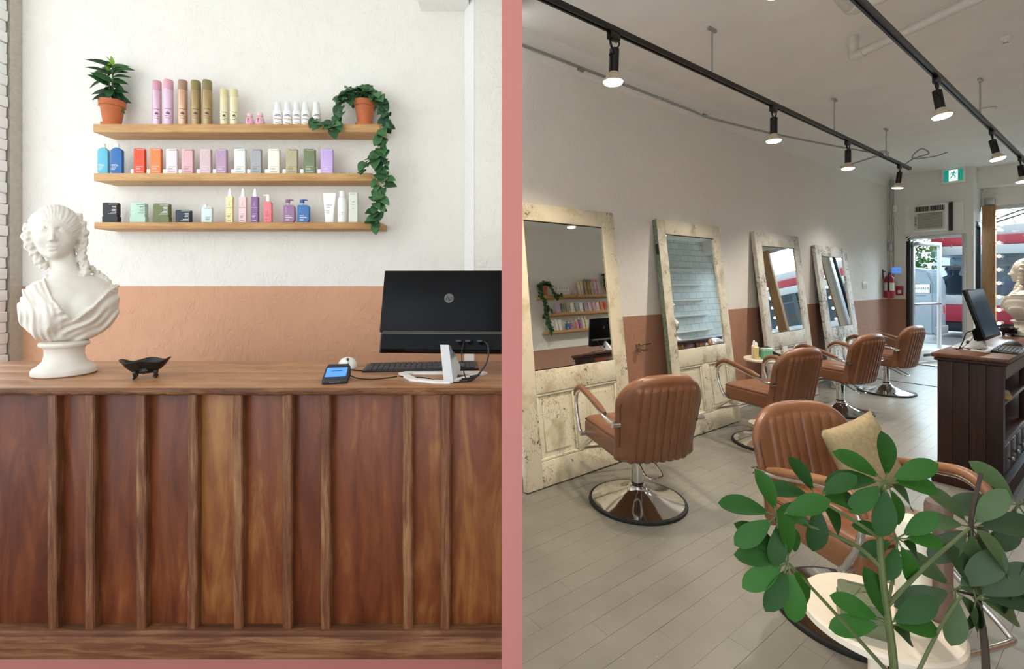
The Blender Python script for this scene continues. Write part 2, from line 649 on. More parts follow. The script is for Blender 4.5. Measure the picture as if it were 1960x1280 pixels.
wall('trim_3', plain('#bdb4a6', 0.7), lx(19, 3.12), lx(30, 3.18), 3.12, WY, 0, 3.62, label='narrow beige corner strip beside the painted brick')
wall('floor_reception', plain('#9a958d', .5), -3.7, 0.0, -1.6, WY, -0.03, 0.002, label='grey reception floor').name = 'floor_front'
wall('trim_6', M_PINK, -3.7, -0.03, 1.5, 1.83, 0.002, 0.003, label='added dusty pink strip lying on the floor along the counter')  # made-up strip echoing a flat pink border, not floor paint
wall('ceiling_reception', M_CEIL, -3.7, HWD, -1.6, WY + .06, 3.62, 3.7, label='white reception ceiling').name = 'ceiling_front'

# black cable with clips down the wall
t = thing('wall_cable', 'black cable clipped down the wall beside the painted brick', 'cable', (lx(33, WY), WY, 1.0))
pts = [(0.004 * math.sin(i * 1.3), -0.012, i * 0.2 - 0.2) for i in range(14)]
tube('cable', M_BLACK, t, spline(pts, 3), 0.0085, 8)
for v in (187, 375, 552):
    box('cable_clip', M_WHITEGLOSS, t, -0.014, 0.02, -0.024, 0.0, zat(v, WY) - 1.006, zat(v, WY) - 0.994, 0.002)

# ------------------------------------------------------------------ reception counter
CF = 1.81                      # front of the counter top
CTZ = 1.041                    # its height
ct = thing('reception_counter', 'long dark timber reception counter with battened front under the shelves', 'counter', (-1.25, 2.1, 0.003))
def cbox(name, m, x0, x1, y0, y1, z0, z1, bev=0.003, parent=ct):
    """box in world coordinates hung under the counter"""
    cx_, cy_, cz_ = (x0 + x1) / 2, (y0 + y1) / 2, (z0 + z1) / 2
    bm = bm_new()
    bm_box(bm, x0 - cx_, x1 - cx_, y0 - cy_, y1 - cy_, z0 - cz_, z1 - cz_, bev)
    return obj(name, bm, m, parent, (cx_ + 1.25, cy_ - 2.1, cz_ - 0.003))
XL, XR = -2.56, -0.0295
for i in range(4):
    y0 = CF + 0.012 + i * (2.45 - CF - 0.012) / 4
    cbox('top_plank', M_CTOP, XL, XR, y0 + 0.0004, y0 + (2.45 - CF - 0.012) / 4 - 0.0004, CTZ - 0.025, CTZ, 0.0015)
bm = bm_new()                  # worn, wavy front edge
N = 90
pr = []
for i in range(N + 1):
    x = XL + (XR - XL) * i / N
    w1, w2 = random.uniform(-.0022, .0022), random.uniform(-.003, .003)
    pr.append([bm.verts.new(p) for p in ((x, CF + 0.014, CTZ), (x, CF + 0.003 + w1, CTZ - 0.0005), (x, CF + w2, CTZ - 0.006), (x, CF + 0.002 + w1, CTZ - 0.018 + w2), (x, CF + 0.01, CTZ - 0.026 + w1), (x, CF + 0.03, CTZ - 0.026))])
for A, B in zip(pr, pr[1:]):
    for k in range(5):
        bm.faces.new((A[k], B[k], B[k + 1], A[k + 1]))
me = finish('worn_edge', bm, 50)
link('worn_edge', me, M_CEDGE, ct, (1.25, -2.1, -0.003))
bat = [100, 172, 270, 368, 455, 550, 623, 780, 853]
bx = [lx(u, 1.835) for u in bat]
edges = [XL + 0.06] + bx + [XR]
zb0, zb1 = 0.118, CTZ - 0.026
for a, b in zip(edges, edges[1:]):
    cbox('front_panel', M_COUNTER, a + 0.002, b - 0.002, 1.862, 1.885, zb0 - 0.02, zb1, 0.0015)
for i, x in enumerate(bx):
    bm = bm_new()
    for k in range(13):
        z = -0.5 + k / 12.0
    rows = []
    for k in range(15):
        z = (k / 14.0 - 0.5) * (zb1 - zb0 + 0.008)
        j = random.uniform(-.0016, .0016)
        h = 0.0185
        rows.append([bm.verts.new(p) for p in ((-h + j, 0.026, z), (-h + j, -0.001, z), (-h + 0.004 + j, -0.006, z), (h - 0.004 + j, -0.006, z), (h + j, -0.001, z), (h + j, 0.026, z))])
    for A, B in zip(rows, rows[1:]):
        for k in range(5):
            bm.faces.new((A[k], A[k + 1], B[k + 1], B[k]))
    bm.faces.new(rows[0]); bm.faces.new(list(reversed(rows[-1])))
    obj('batten', bm, M_BATTEN, ct, (x + 1.25, 1.838 - 2.1, (zb0 + zb1) / 2 - 0.003), (0, random.uniform(-.003, .003), 0), 30)
cbox('rail_ledge', M_CRAIL, XL + 0.03, XR, 1.822, 1.885, 0.092, 0.116, 0.006)
cbox('base_rail', M_CRAIL, XL + 0.03, XR, 1.83, 1.885, 0.003, 0.092, 0.002)
cbox('end_panel', M_COUNTER, XL + 0.04, XL + 0.062, 1.86, 2.42, 0.003, CTZ - 0.026)
cbox('back_panel', M_COUNTER, XL + 0.062, XR, 2.39, 2.41, 0.003, CTZ - 0.026)

# ------------------------------------------------------------------ shelves
SHY0, SHY1 = 3.03, WY
shelves = []
for (u0, u1, v0, v1, lab) in ((178, 727, 237, 253, 'topmost pine wall shelf carrying spray cans and two potted plants'),
                              (179, 712, 331, 346, 'middle pine wall shelf carrying a row of flat coloured bottles'),
                              (180, 727, 425, 438, 'lowest pine wall shelf carrying jars and pump bottles')):
    x0, x1 = lx(u0, SHY0), lx(u1, SHY0)
    z1, z0 = zat(v0, SHY0), zat(v1, SHY0)
    bm = bm_new()
    bm_box(bm, -(x1 - x0) / 2, (x1 - x0) / 2, 0, SHY1 - SHY0, z0 - z1, 0, 0.004, 2)
    o = obj('wall_shelf', bm, M_SHELF, None, ((x0 + x1) / 2, SHY0, z1))
    tag(o, lab, 'shelf', 'pine wall shelves')
    shelves.append(o)
ST, SM, SB = (s.location.z for s in shelves)
RETAIL = []                    # everything on the shelves, for the second shelf wall
PY = 3.065                     # front of the goods
M_INK = plain('#4b4642', 0.6)
M_INKW = plain('#f2f0ec', 0.6)
M_INKR = plain('#b5533c', 0.6)
M_CAPW = plain('#f1efe9', 0.35, 0, 0.01)
BRAND = 'KEVIN.MURPHY'

def on_shelf(name, label, cat, u0, u1, z, group, depth=0.036, rnd=False):
    x0, x1 = lx(u0, PY), lx(u1, PY)
    w = (x1 - x0)
    # the sight line also catches a little of the side, so the front is drawn in by that much
    k = abs((u0 + u1) / 2 - CX) / FPX
    flat_ = depth in (0.036, 0.05) and not rnd
    if flat_:
        w = max(w - k * depth * 0.55, w * 0.7)
    else:
        w = w / math.sqrt(1 + k * k)
    t = thing(name, label, cat, (x0 + w / 2, PY + depth / 2, z), 0, group)
    if flat_:
        t.scale = (1, .6, 1)
    RETAIL.append(t)
    return t, w

def ink_lines(p, m, x0, x1, zs, y, n=2):
    """fine print as short bars"""
    for z, f in zs:
        box('print_line', m, p, x0, x0 + (x1 - x0) * f, y - 0.0004, y, z - 0.0011, z + 0.0011)

# spray cans
for (u0, u1, vt, body, cap, lab) in (
        (287, 306, 152, '#dcb6c4', '#cf9aa6', 'tall pink spray can next to the small leafy plant'),
        (308, 329, 150, '#e0c0d2', '#dba4b4', 'tall lilac pink spray can between the pink and rose gold cans'),
        (336, 356, 151, '#d3ab8d', '#a5836c', 'tall rose gold spray can with brown cap'),
        (361, 382, 152, '#a68d62', '#8d7c50', 'tall bronze spray can next to the rose gold can'),
        (383, 403, 151, '#ab9266', '#8a7a50', 'tall bronze spray can next to the short cream cans'),
        (417, 434, 168, '#e3d7ae', '#d8cc9a', 'short cream spray can beside the bronze cans'),
        (436, 453, 168, '#e4d9b2', '#d9ce9e', 'short cream spray can beside the small pink round bottles')):
    t, w = on_shelf('spray_can', lab, 'spray can', u0, u1, ST, 'spray cans on the top shelf', 0.055)
    r = w / 2 * 0.98
    h = zat(vt, PY) - ST
    mb = plain(body, 0.28, 0.45 if body[1] in 'ad' else 0.1, 0.02)
    lathe('can_body', mb, t, [(r * .93, 0), (r, 0.004), (r, h * 0.78), (r * 0.97, h * 0.79)], 28, (0, 0, 0))
    lathe('cap', plain(cap, 0.4, 0.1, 0.02), t, [(r * .99, h * 0.79), (r * .99, h * 0.975), (r * 0.9, h), (0, h)], 28)
    for zz, ww in ((0.36, .7), (0.21, .7), (0.165, .5)):
        bm = bm_new()
        n = 8
        half = ww
        vs = []
        for i in range(n + 1):
            an = -PI / 2 + 0.5 + (i / n - 0.5) * 2 * half
            vs.append([bm.verts.new((math.cos(an) * (r + .0004), math.sin(an) * (r + .0004), h * zz + d)) for d in (0, 0.003)])
        for A, B in zip(vs, vs[1:]):
            bm.faces.new((A[0], B[0], B[1], A[1]))
        obj('print_band', bm, M_INK, t)
    for i, (dz, ww) in enumerate(((0.285, .25), (0.265, .42), (0.248, .34))):
        bm = bm_new()
        vs = []
        for k in range(7):
            an = -PI / 2 + 0.5 + (k / 6 - 0.5) * 2 * ww
            vs.append([bm.verts.new((math.cos(an) * (r + .0004), math.sin(an) * (r + .0004), h * dz + d)) for d in (0, 0.0045)])
        for A, B in zip(vs, vs[1:]):
            bm.faces.new((A[0], B[0], B[1], A[1]))
        obj('print_emblem', bm, M_INK, t)
# two small round pink bottles
for (u0, u1, vt, lab) in ((467, 485, 215, 'small round pink bottle next to the cream cans'), (486, 505, 214, 'small round pink bottle nearer the white mousse bottles')):
    t, w = on_shelf('round_bottle', lab, 'bottle', u0, u1, ST, 'small pink bottles on the top shelf', 0.045)
    r = w / 2
    h = zat(vt, PY) - ST
    m = plain('#e3aeba', 0.35, 0, 0.02)
    lathe('bottle_body', m, t, [(r * .7, 0), (r * .95, 0.008), (r, h * .3), (r * .8, h * .58), (r * .48, h * .72), (r * .46, h * .76)], 24)
    lathe('cap', plain('#e8bcc6', 0.4, 0, 0.02), t, [(r * .62, h * .76), (r * .64, h * .95), (r * .5, h), (0, h)], 24)
    box('print_line', plain('#8a4a52', 0.6), t, -.002, .002, -r - .0003, -r + .004, h * .22, h * .55)
# five white mousse bottles
for i, (u0, u1) in enumerate(((520, 538), (539, 556), (557, 573), (574, 590), (595, 612))):
    lab = ('white mousse bottle next to the small pink bottles', 'second white mousse bottle counted from the pink bottles', 'white mousse bottle in the middle of five',
           'white mousse bottle half covered by a vine leaf', 'white mousse bottle at the vine end of the row')[i]
    t, w = on_shelf('mousse_bottle', lab, 'bottle', u0, u1, ST, 'white mousse bottles on the top shelf', 0.05, True)
    r = w / 2 * 1.02
    h = zat(193, PY) - ST
    lathe('bottle_body', M_CAPW, t, [(r * .95, 0), (r, 0.004), (r, h * .56), (r * .8, h * .66), (r * .62, h * .7)], 24)
    lathe('cap', plain('#e6e6e2', 0.15, 0, 0.01), t, [(r * .82, h * .62), (r * .66, h * .98), (r * .6, h), (0, h)], 24)
    for zz, m_, ww in ((0.27, M_INKR, .95), (0.4, M_INK, .8), (0.44, M_INK, .6), (.1, M_INK, .6)):
        bm = bm_new()
        vs = []
        for k in range(8):
            an = -PI / 2 + 0.45 + (k / 7 - 0.5) * 2 * ww
            vs.append([bm.verts.new((math.cos(an) * (r + .0004), math.sin(an) * (r + .0004), h * zz + d)) for d in (0, 0.0035)])
        for A, B in zip(vs, vs[1:]):
            bm.faces.new((A[0], B[0], B[1], A[1]))
        obj('print_band', bm, m_, t)

# arched blue bottles on the middle shelf
for (u0, u1, c, lab, tm) in ((184, 209, '#5fb0c6', 'light turquoise bottle with arched shoulders at the end of the middle shelf', M_INKW),
                             (209, 236, '#1d64a4', 'deep blue bottle with arched shoulders beside the turquoise one', M_INKW)):
    t, w = on_shelf('arched_bottle', lab, 'bottle', u0, u1, SM, 'arched blue bottles on the middle shelf')
    h = zat(281, PY) - SM
    poly = [(-w / 2 + .012, 0), (w / 2 - .006, 0), (w / 2, .006), (w / 2, h * .88)] + [(w / 2 - w * i / 8, h * .88 + h * .12 * math.sin(PI * i / 8)) for i in range(1, 8)] + [(-w / 2, h * .88), (-w / 2, .016)]
    prism('bottle_body', plain(c, 0.25, 0, 0.03), t, poly, -0.018, 0.018, 'y', 0.003)
    lathe('cap', M_CAPW, t, [(0.016, h * .96), (0.017, h * .99), (0.016, h + .022), (0.013, h + .026), (0, h + .026)], 20, (-.004, 0, 0))
    ink_lines(t, tm, -w * .38, w * .2, [(h * .36, .9), (h * .32, 1), (h * .27, .7), (h * .23, .7), (h * .18, .5)], -0.0181)

# the row of flat coloured bottles with embossed K and white caps
flat = [(254, 279, '#de4a1f', 'red orange', M_INKW), (285, 310, '#e57f3e', 'bright orange', M_INKW), (316, 341, '#edd6d8', 'palest pink', M_INK), (346, 371, '#d9acaf', 'rose pink', M_INK),
        (381, 405, '#cfb4b6', 'greyish pink', M_INKW), (412, 435, '#b392aa', 'mauve', M_INKW), (447, 471, '#e2e9df', 'mint white', M_INK), (478, 501, '#a3a3a4', 'plain grey', M_INK),
        (512, 536, '#eeead6', 'ivory', M_INK), (546, 570, '#b0a682', 'khaki', M_INK), (580, 604, '#6f7a50', 'olive green', M_INKW), (613, 638, '#c3a6d8', 'lavender', M_INKW)]
for i, (u0, u1, c, nm, tm) in enumerate(flat):
    t, w = on_shelf('flat_bottle', 'flat rectangular %s shampoo bottle on the middle shelf' % nm, 'bottle', u0, u1, SM, 'flat shampoo bottles on the middle shelf')
    h = zat(284 + (i < 2) * -1, PY) - SM
    m = plain(c, 0.4, 0, 0.015)
    prism('bottle_body', m, t, [(-w / 2, 0), (w / 2, 0), (w / 2, h - .006), (w / 2 - .006, h), (-w / 2 + .004, h), (-w / 2, h - .004)], -0.018, 0.018, 'y', 0.002)
    e = box('embossed_letter', m, t, -w * .3, -w * .27, -0.0192, -0.0175, h * .5, h * .9, 0.0004)
    for (xa, za, xb, zb) in ((-w * .26, h * .62, w * .12, h * .86), (-w * .1, h * .73, w * .1, h * .52)):
        tube('embossed_letter', m, t, [(xa, -.018, za), (xb, -.018, zb)], 0.0011, 6)
    text('brand_name', BRAND, 0.0075, tm, t, (w * .16, -0.0184, h * .945))
    ink_lines(t, tm, -w * .3, w * .42, [(h * .3, .95), (h * .24, .6), (h * .2, .6), (h * .12, .9)], -0.0181)
    lathe('cap', M_CAPW, t, [(0.0135, 0), (0.014, 0.002), (0.014, 0.03), (0.012, 0.034), (0, 0.034)], 18, (-w / 2 - 0.011, -0.004, 0))

# trinkets at the end of the middle shelf
t = thing('wire_trinket', 'little coil of thin wire lying at the vine end of the middle shelf', 'trinket', (lx(654, PY), PY + .02, SM))
RETAIL.append(t)
bm = bm_new()
for k in range(4):
    R_ = 0.016 + 0.004 * k
    bm_tube(bm, [(R_ * math.cos(i * PI / 8) + .006 * k - .01, .008 * math.sin(i * PI / 8 + k), .002 + .010 * (1 + math.sin(i * PI / 8 + 1.2 * k)) * .6) for i in range(16)], 0.0009, 5, True)
obj('wire', bm, plain('#8c7b66', 0.35, .6), t)
bm = bm_new()
bm_tube(bm, spline([(.03, 0, .004), (.045, -.006, .01), (.06, .002, .004), (.07, -.004, .007)], 4), 0.0016, 5)
obj('twig', bm, plain('#6e5a48', 0.6), t)
t = lathe('pebble_light', plain('#efe3c2', 0.4), None, [(0, 0), (0.012, 0.001), (0.017, 0.008), (0.014, 0.016), (0.006, 0.021), (0, 0.0215)], 20, sx=1.1)
t.name = 'round_stone'
t.location = (lx(697, PY), PY + .02, SM)
tag(t, 'small pale round stone half behind the hanging vine', 'stone')
RETAIL.append(t)

# jars on the lowest shelf
for (u0, u1, vt, c, lab, lidh) in ((193, 229, 387, '#17110f', 'black square jar standing on its wide lid', True), (246, 282, 388, '#b6d3bf', 'mint green square jar standing on its wide lid', True),
                                   (290, 327, 389, '#6a7142', 'olive green square jar standing on its wide lid', True), (333, 367, 401, '#132334', 'low navy square jar beside the olive jar', False)):
    t, w = on_shelf('square_jar', lab, 'jar', u0, u1, SB, 'square jars on the lowest shelf', 0.05)
    h = zat(vt, PY) - SB
    m = plain(c, 0.4, 0, 0.03)
    z0 = 0
    if lidh:
        z0 = h * .34
        prism('jar_base', m, t, rrect(-w * .5, w * .5, 0, z0, .003), -.026, .026, 'y', .0015)
        for s in (-.17, .17):
            box('jar_rib', m, t, w * s - .0008, w * s + .0008, -.0265, -.0255, .003, z0 - .004)
    prism('jar_lid', m, t, rrect(-w * .47, w * .47, z0, h, .007), -.025, .025, 'y', .0015)
    inkm = M_INK if c == '#b6d3bf' else M_INKW
    text('brand_name', BRAND, 0.0085, inkm, t, (w * .24, -0.0254, h * .92))
    for k, f in enumerate((.28, .24, .28, .28, .4, .55)):
        z = z0 + (h - z0) * (.72 - .11 * k)
        box('print_line', inkm, t, w * .42 - w * f, w * .42, -.0254, -.025, z - .0011 - (.0012 if k == 0 else 0), z + .0011)
# small mint bottle
t, w = on_shelf('square_bottle', 'small pale mint bottle with round white cap beside the navy jar', 'bottle', 384, 407, SB, None)
h = zat(396, PY) - SB
prism('bottle_body', plain('#cfe0d8', 0.35, 0, 0.02), t, rrect(-w / 2, w / 2, 0, h, .004), -.016, .016, 'y', .0015)
lathe('cap', M_CAPW, t, [(.011, h), (.0115, h + .002), (.0115, h + .019), (.010, h + .021), (0, h + .021)], 18, (-w * .22, 0, 0))
text('brand_name', BRAND, 0.006, M_INK, t, (w * .14, -0.0164, h * .92))
ink_lines(t, M_INK, -w * .1, w * .42, [(h * .38, 1), (h * .3, .8), (h * .24, .8), (h * .12, .7)], -.0161)
# three spray bottles with white nozzles
for (u0, u1, c, lab, tm) in ((431, 447, '#ead9a0', 'slim pale yellow bottle with white spray nozzle', M_INK), (456, 472, '#ebc6c4', 'slim pale pink bottle with white spray nozzle', M_INK), (479, 495, '#82578a', 'slim purple bottle with white spray nozzle', M_INKW)):
    t, w = on_shelf('spray_bottle', lab, 'bottle', u0, u1, SB, 'slim spray bottles on the lowest shelf')
    h = zat(376, PY) - SB
    prism('bottle_body', plain(c, 0.35, 0, 0.02), t, rrect(-w / 2, w / 2, 0, h, .004), -.017, .017, 'y', .0015)
    lathe('nozzle', M_CAPW, t, [(.014, h), (.0145, h + .014), (.0125, h + .016), (.0085, h + .046), (.006, h + .054), (0, h + .055)], 20)
    text('brand_name', BRAND, 0.006, tm, t, (0, -0.0174, h * .58))
    for (xa, za, xb, zb) in ((-w * .2, h * .66, w * .16, h * .84), (-w * .05, h * .75, w * .12, h * .64)):
        tube('embossed_letter', tm, t, [(xa, -.017, za), (xb, -.017, zb)], 0.0006, 5)
    ink_lines(t, tm, -w * .3, w * .35, [(h * .34, 1), (h * .28, .8), (h * .24, .6), (h * .2, .6), (h * .1, .9)], -.0171)
# coral bottle with sideways applicator
t, w = on_shelf('applicator_bottle', 'coral bottle with white sideways applicator tip', 'bottle', 503, 521, SB, None)
h = zat(385, PY) - SB
prism('bottle_body', plain('#e2787c', 0.35, 0, 0.02), t, [(-w / 2 + .006, 0), (w / 2 - .006, 0), (w / 2, .009), (w / 2, h - .012), (w / 2 - .01, h), (-w / 2 + .01, h), (-w / 2, h - .012), (-w / 2, .009)], -.016, .016, 'y', .002)
lathe('collar', M_CAPW, t, [(.012, h), (.0105, h + .026), (.009, h + .04), (.007, h + .046), (0, h + .046)], 18)
tube('applicator_tip', M_CAPW, t, [(0, 0, h + .041), (-.02, -.002, h + .041), (-.03, -.003, h + .04)], [.006, .005, .004], 10)
ink_lines(t, plain('#a83a44', .6), -w * .3, w * .25, [(h * .52, .8), (h * .44, .8), (h * .38, .95), (h * .32, .9), (h * .18, .7)], -.0161)
# two pump bottles
for (u0, u1, c, c2, lab) in ((541, 565, '#93688c', '#8c4f7c', 'mauve pump bottle beside the blue pump bottle'), (568, 593, '#1f66a2', '#24569a', 'blue pump bottle beside the mauve pump bottle')):
    t, w = on_shelf('pump_bottle', lab, 'bottle', u0, u1, SB, 'pump bottles on the lowest shelf')
    h = zat(392, PY) - SB
    prism('bottle_body', plain(c, 0.3, 0, 0.03), t, [(-w / 2, 0), (w / 2 - .014, 0), (w / 2, .016), (w / 2, h - .012), (w / 2 - .012, h), (-w / 2 + .004, h), (-w / 2, h - .004)], -.018, .018, 'y', .002)
    lathe('neck', plain('#b9a9b8' if c[1] == '9' else '#8fb4cf', .3), t, [(.0115, h), (.0115, h + .014)], 16, (-w * .15, 0, 0))
    mp_ = plain(c2, .3, 0, .03)
    lathe('pump_head', mp_, t, [(.0145, h + .014), (.0145, h + .034), (.011, h + .036), (0, h + .036)], 18, (-w * .15, 0, 0))
    tube('spout', mp_, t, [(-w * .15, 0, h + .033), (w * .2, 0, h + .034), (w * .36, 0, h + .03)], [.005, .004, .003], 8)
    ink_lines(t, M_INKW, -w * .3, w * .4, [(h * .42, .5), (h * .33, .8), (h * .29, .95), (h * .2, .5), (h * .14, .5)], -.0181)
    tube('embossed_letter', M_INKW, t, [(-w * .25, -.018, h * .55), (-w * .25, -.018, h * .88)], .0006, 5)
# white tube, white can, slim box
t, w = on_shelf('squeeze_tube', 'white squeeze tube standing on its cap beside the white can', 'tube', 616, 643, SB, None)
h = zat(369, PY) - SB
bm = bm_new()
rows = []
for k in range(9):
    f = k / 8
    hw = w * (.33 + .17 * f)
    hd = .016 * (1 - f) + .001
    z = .022 + (h - .022) * f
    rows.append([bm.verts.new((hw * math.copysign(abs(math.cos(a)) ** .7, math.cos(a)), hd * math.sin(a), z)) for a in [2 * PI * i / 20 for i in range(20)]])
for A, B in zip(rows, rows[1:]):
    for i in range(20):
        bm.faces.new((A[i], A[(i + 1) % 20], B[(i + 1) % 20], B[i]))
bm.faces.new(rows[-1]); bm.faces.new(list(reversed(rows[0])))
obj('tube_body', bm, M_CAPW, t)
lathe('cap', M_CAPW, t, [(w * .34, 0), (w * .34, .022), (0, .022)], 20, sy=.6)
ink_lines(t, M_INK, -w * .2, w * .3, [(h * .6, .9), (h * .52, .6), (h * .4, .5), (h * .34, .5), (h * .16, .7)], -.0145)
t, w = on_shelf('spray_can', 'plain white spray can between squeeze tube and slim box', 'spray can', 644, 662, SB, None, .055)
h = zat(364, PY) - SB
r = w / 2
lathe('can_body', M_CAPW, t, [(r * .95, 0), (r, .004), (r, h * .72), (r * .8, h * .8), (r * .6, h * .82)], 24)
lathe('cap', M_CAPW, t, [(r * .66, h * .82), (r * .66, h * .985), (r * .55, h), (0, h)], 24)
ink_lines(t, M_INK, -r * .4, r * .6, [(h * .32, .9), (h * .26, .7), (h * .2, .5)], -r * .97)
t, w = on_shelf('slim_carton', 'slim pale grey carton standing next to the hanging vine', 'carton', 667, 685, SB, None)
h = zat(368, PY) - SB
prism('carton_body', plain('#d9d9c9', .5, 0, .02), t, rrect(-w / 2, w / 2, 0, h, .001), -.018, .018, 'y', .0008)
text('brand_name', BRAND, 0.005, M_INK, t, (0, -0.0185, h * .94))
ink_lines(t, M_INK, -w * .1, w * .2, [(h * .7, 1), (h * .6, .6), (h * .48, .8)], -.0183)

# ------------------------------------------------------------------ plants on the top shelf
def leaf_mesh(L, W, heart=False, fold=0.25, droop=0.25, n=6):
    bm = bm_new()
    rows = []
    for i in range(n + 1):
        s = i / n
        if heart:
            w = W * (math.sin(PI * min(1, (s * .93 + .07)) ** .62) ** .75) if s < 1 else 0
        else:
            w = W * math.sin(PI * s ** .8) ** .85 if 0 < s < 1 else 0
        y = L * s
        z = -droop * L * s * s
        back = -.16 * L if (heart and i == 0) else 0
        if w < 1e-4:
            rows.append([bm.verts.new((0, y, z))])
        else:
            rows.append([bm.verts.new((-w, y + back, z + fold * w)), bm.verts.new((0, y, z)), bm.verts.new((w, y + back, z + fold * w))])
    for A, B in zip(rows, rows[1:]):
        if len(A) == 3 and len(B) == 3:
            bm.faces.new((A[0], A[1], B[1], B[0])); bm.faces.new((A[1], A[2], B[2], B[1]))
        elif len(A) == 1 and len(B) == 3:
            bm.faces.new((A[0], B[1], B[0])); bm.faces.new((A[0], B[2], B[1]))
        elif len(A) == 3:
            bm.faces.new((A[0], A[1], B[0])); bm.faces.new((A[1], A[2], B[0]))
    return finish('leaf', bm, 80)

def put_leaf(me, m, parent, p, d, up=(0, 0, 1), scale=1.0, name='leaf'):
    """leaf at p pointing along d"""
    y = Vector(d).normalized()
    u = Vector(up)
    x = y.cross(u)
    if x.length < 1e-3:
        x = Vector((1, 0, 0))
    x.normalize()
    z = x.cross(y)
    R_ = Matrix((x, y, z)).transposed().to_4x4()
    o = bpy.data.objects.new(name, me)
    COL.objects.link(o)
    if not me.materials:
        me.materials.append(m)
    o.parent = parent
    o.matrix_local = Matrix.Translation(p) @ R_ @ Matrix.Scale(scale, 4)
    return o

def flower_pot(t, r, h):
    p = lathe('pot', M_TERRA, t, [(r * .66, 0.018), (r * .9, h * .78), (r * 1.0, h * .79), (r * 1.03, h), (r * .92, h), (r * .88, h * .9), (0, h * .9)], 32)
    lathe('saucer', M_TERRA, t, [(r * .7, 0), (r * .84, 0.003), (r * .88, 0.02), (r * .8, 0.02), (r * .76, 0.008), (0, 0.008)], 32)
    lathe('soil', M_SOIL, t, [(r * .9, h * .9), (0, h * .93)], 24)

rp = random.Random(3)
PX = lx(215, 3.1)
t = thing('potted_plant', 'small bushy plant with long dark leaves in a terracotta pot', 'plant', (PX, 3.1, ST), 0, 'potted plants on the top shelf')
RETAIL.append(t)
flower_pot(t, .088 * .8, .168)
LA = leaf_mesh(.105, .027, fold=.2, droop=.45); LA2 = leaf_mesh(.13, .021, fold=.2, droop=.5); LA.materials.append(M_LEAF_A); LA2.materials.append(M_LEAF_A)
ML = leafmat('young_leaf', '#6b9a2c', '#9cc24a'); LA3 = leaf_mesh(.06, .012); LA3.materials.append(ML)
tube('stem', M_STEM, t, [(0, 0, .15), (.002, 0, .3), (.004, 0, .4)], .005, 8)
tube('stem', M_STEM, t, [(.01, 0, .15), (-.015, -.005, .26), (-.03, 0, .37)], .004, 8)
for i in range(44):
    f = i / 43
    h_ = .165 + .235 * f
    an = i * 2.4 + rp.uniform(-.6, .6)
    br = (.004 * f, 0, h_) if i % 2 else (-.03 * f, 0, h_ * .94 + .01)
    el = -.55 + 1.2 * f + rp.uniform(-.45, .35)
    d = (math.cos(an) * math.cos(el), math.sin(an) * math.cos(el) * .4 - .18, math.sin(el))
    put_leaf(LA2 if f > .62 else LA, M_LEAF_A, t, br, d, up=(rp.uniform(-.3, .3), -.9, .6), scale=rp.uniform(.75, 1.05))
for i in range(5):
    an = i * 1.3
    put_leaf(LA3, ML, t, (-.03 if i < 3 else .004, 0, .365 if i < 3 else .4), (math.cos(an) * .35, -.2 + math.sin(an) * .2, .9))

# hanging heart-leaf vine
VX, VZ = lx(698, 3.1), ST
t = thing('hanging_vine', 'trailing heart-leaved vine in a terracotta pot hanging past the shelves', 'plant', (VX, 3.1, ST), 0, 'potted plants on the top shelf')
VINE = t
RETAIL.append(t)
flower_pot(t, .066, .168)
LH = leaf_mesh(.074, .033, True, .22, .25); LH.materials.append(M_LEAF_B)
def vp(u, v, y=3.03):
    return Vector((lx(u, y) - VX, y - 3.1, zat(v, y) - VZ))
stems = [[(700, 196, 3.1), (715, 178, 3.08), (733, 195, 3.05), (737, 235, 3.0), (728, 262, 2.99), (722, 300, 2.99), (724, 340, 2.99), (716, 375, 2.99), (719, 410, 2.99), (716, 432, 2.99)],
         [(700, 196, 3.1), (722, 190, 3.12), (742, 205, 3.1), (738, 240, 3.06), (732, 270, 3.0), (736, 305, 3.0), (738, 345, 3.0), (735, 380, 3.0), (727, 410, 3.0)],
         [(698, 196, 3.1), (678, 178, 3.08), (660, 195, 3.05), (648, 225, 3.02), (640, 240, 3.0), (625, 238, 3.0), (600, 232, 3.01)],
         [(698, 196, 3.1), (685, 172, 3.1), (665, 180, 3.1), (650, 205, 3.09), (645, 228, 3.04), (636, 250, 2.99)],
         [(698, 196, 3.1), (702, 172, 3.08), (720, 176, 3.04), (730, 200, 3.02)], [(698, 196, 3.12), (690, 170, 3.14), (676, 175, 3.15), (655, 190, 3.14)],
         [(718, 300, 3.0), (700, 312, 2.99), (695, 330, 2.99)]]
for s in stems:
    pts = spline([vp(*p) for p in s], 5)
    tube('stem', M_STEM, t, pts, .0022, 5)
    i = 1 if len(s) > 3 else 3
    while i < len(pts):
        p = pts[i]
        if p.z < .02 and abs(p.x) < 5:
            pass
        d = Vector((rp.uniform(-1, 1), rp.uniform(-1.1, -.1), rp.uniform(-1.2, .0))).normalized()
        put_leaf(LH, M_LEAF_B, t, p + Vector((rp.uniform(-.014, .014), rp.uniform(-.02, .0), rp.uniform(-.01, .012))), d, up=(rp.uniform(-.2, .3), -1, .55), scale=rp.uniform(.62, 1.05))
        i += 2 if (len(s) < 8 and rp.random() < .35) else 1
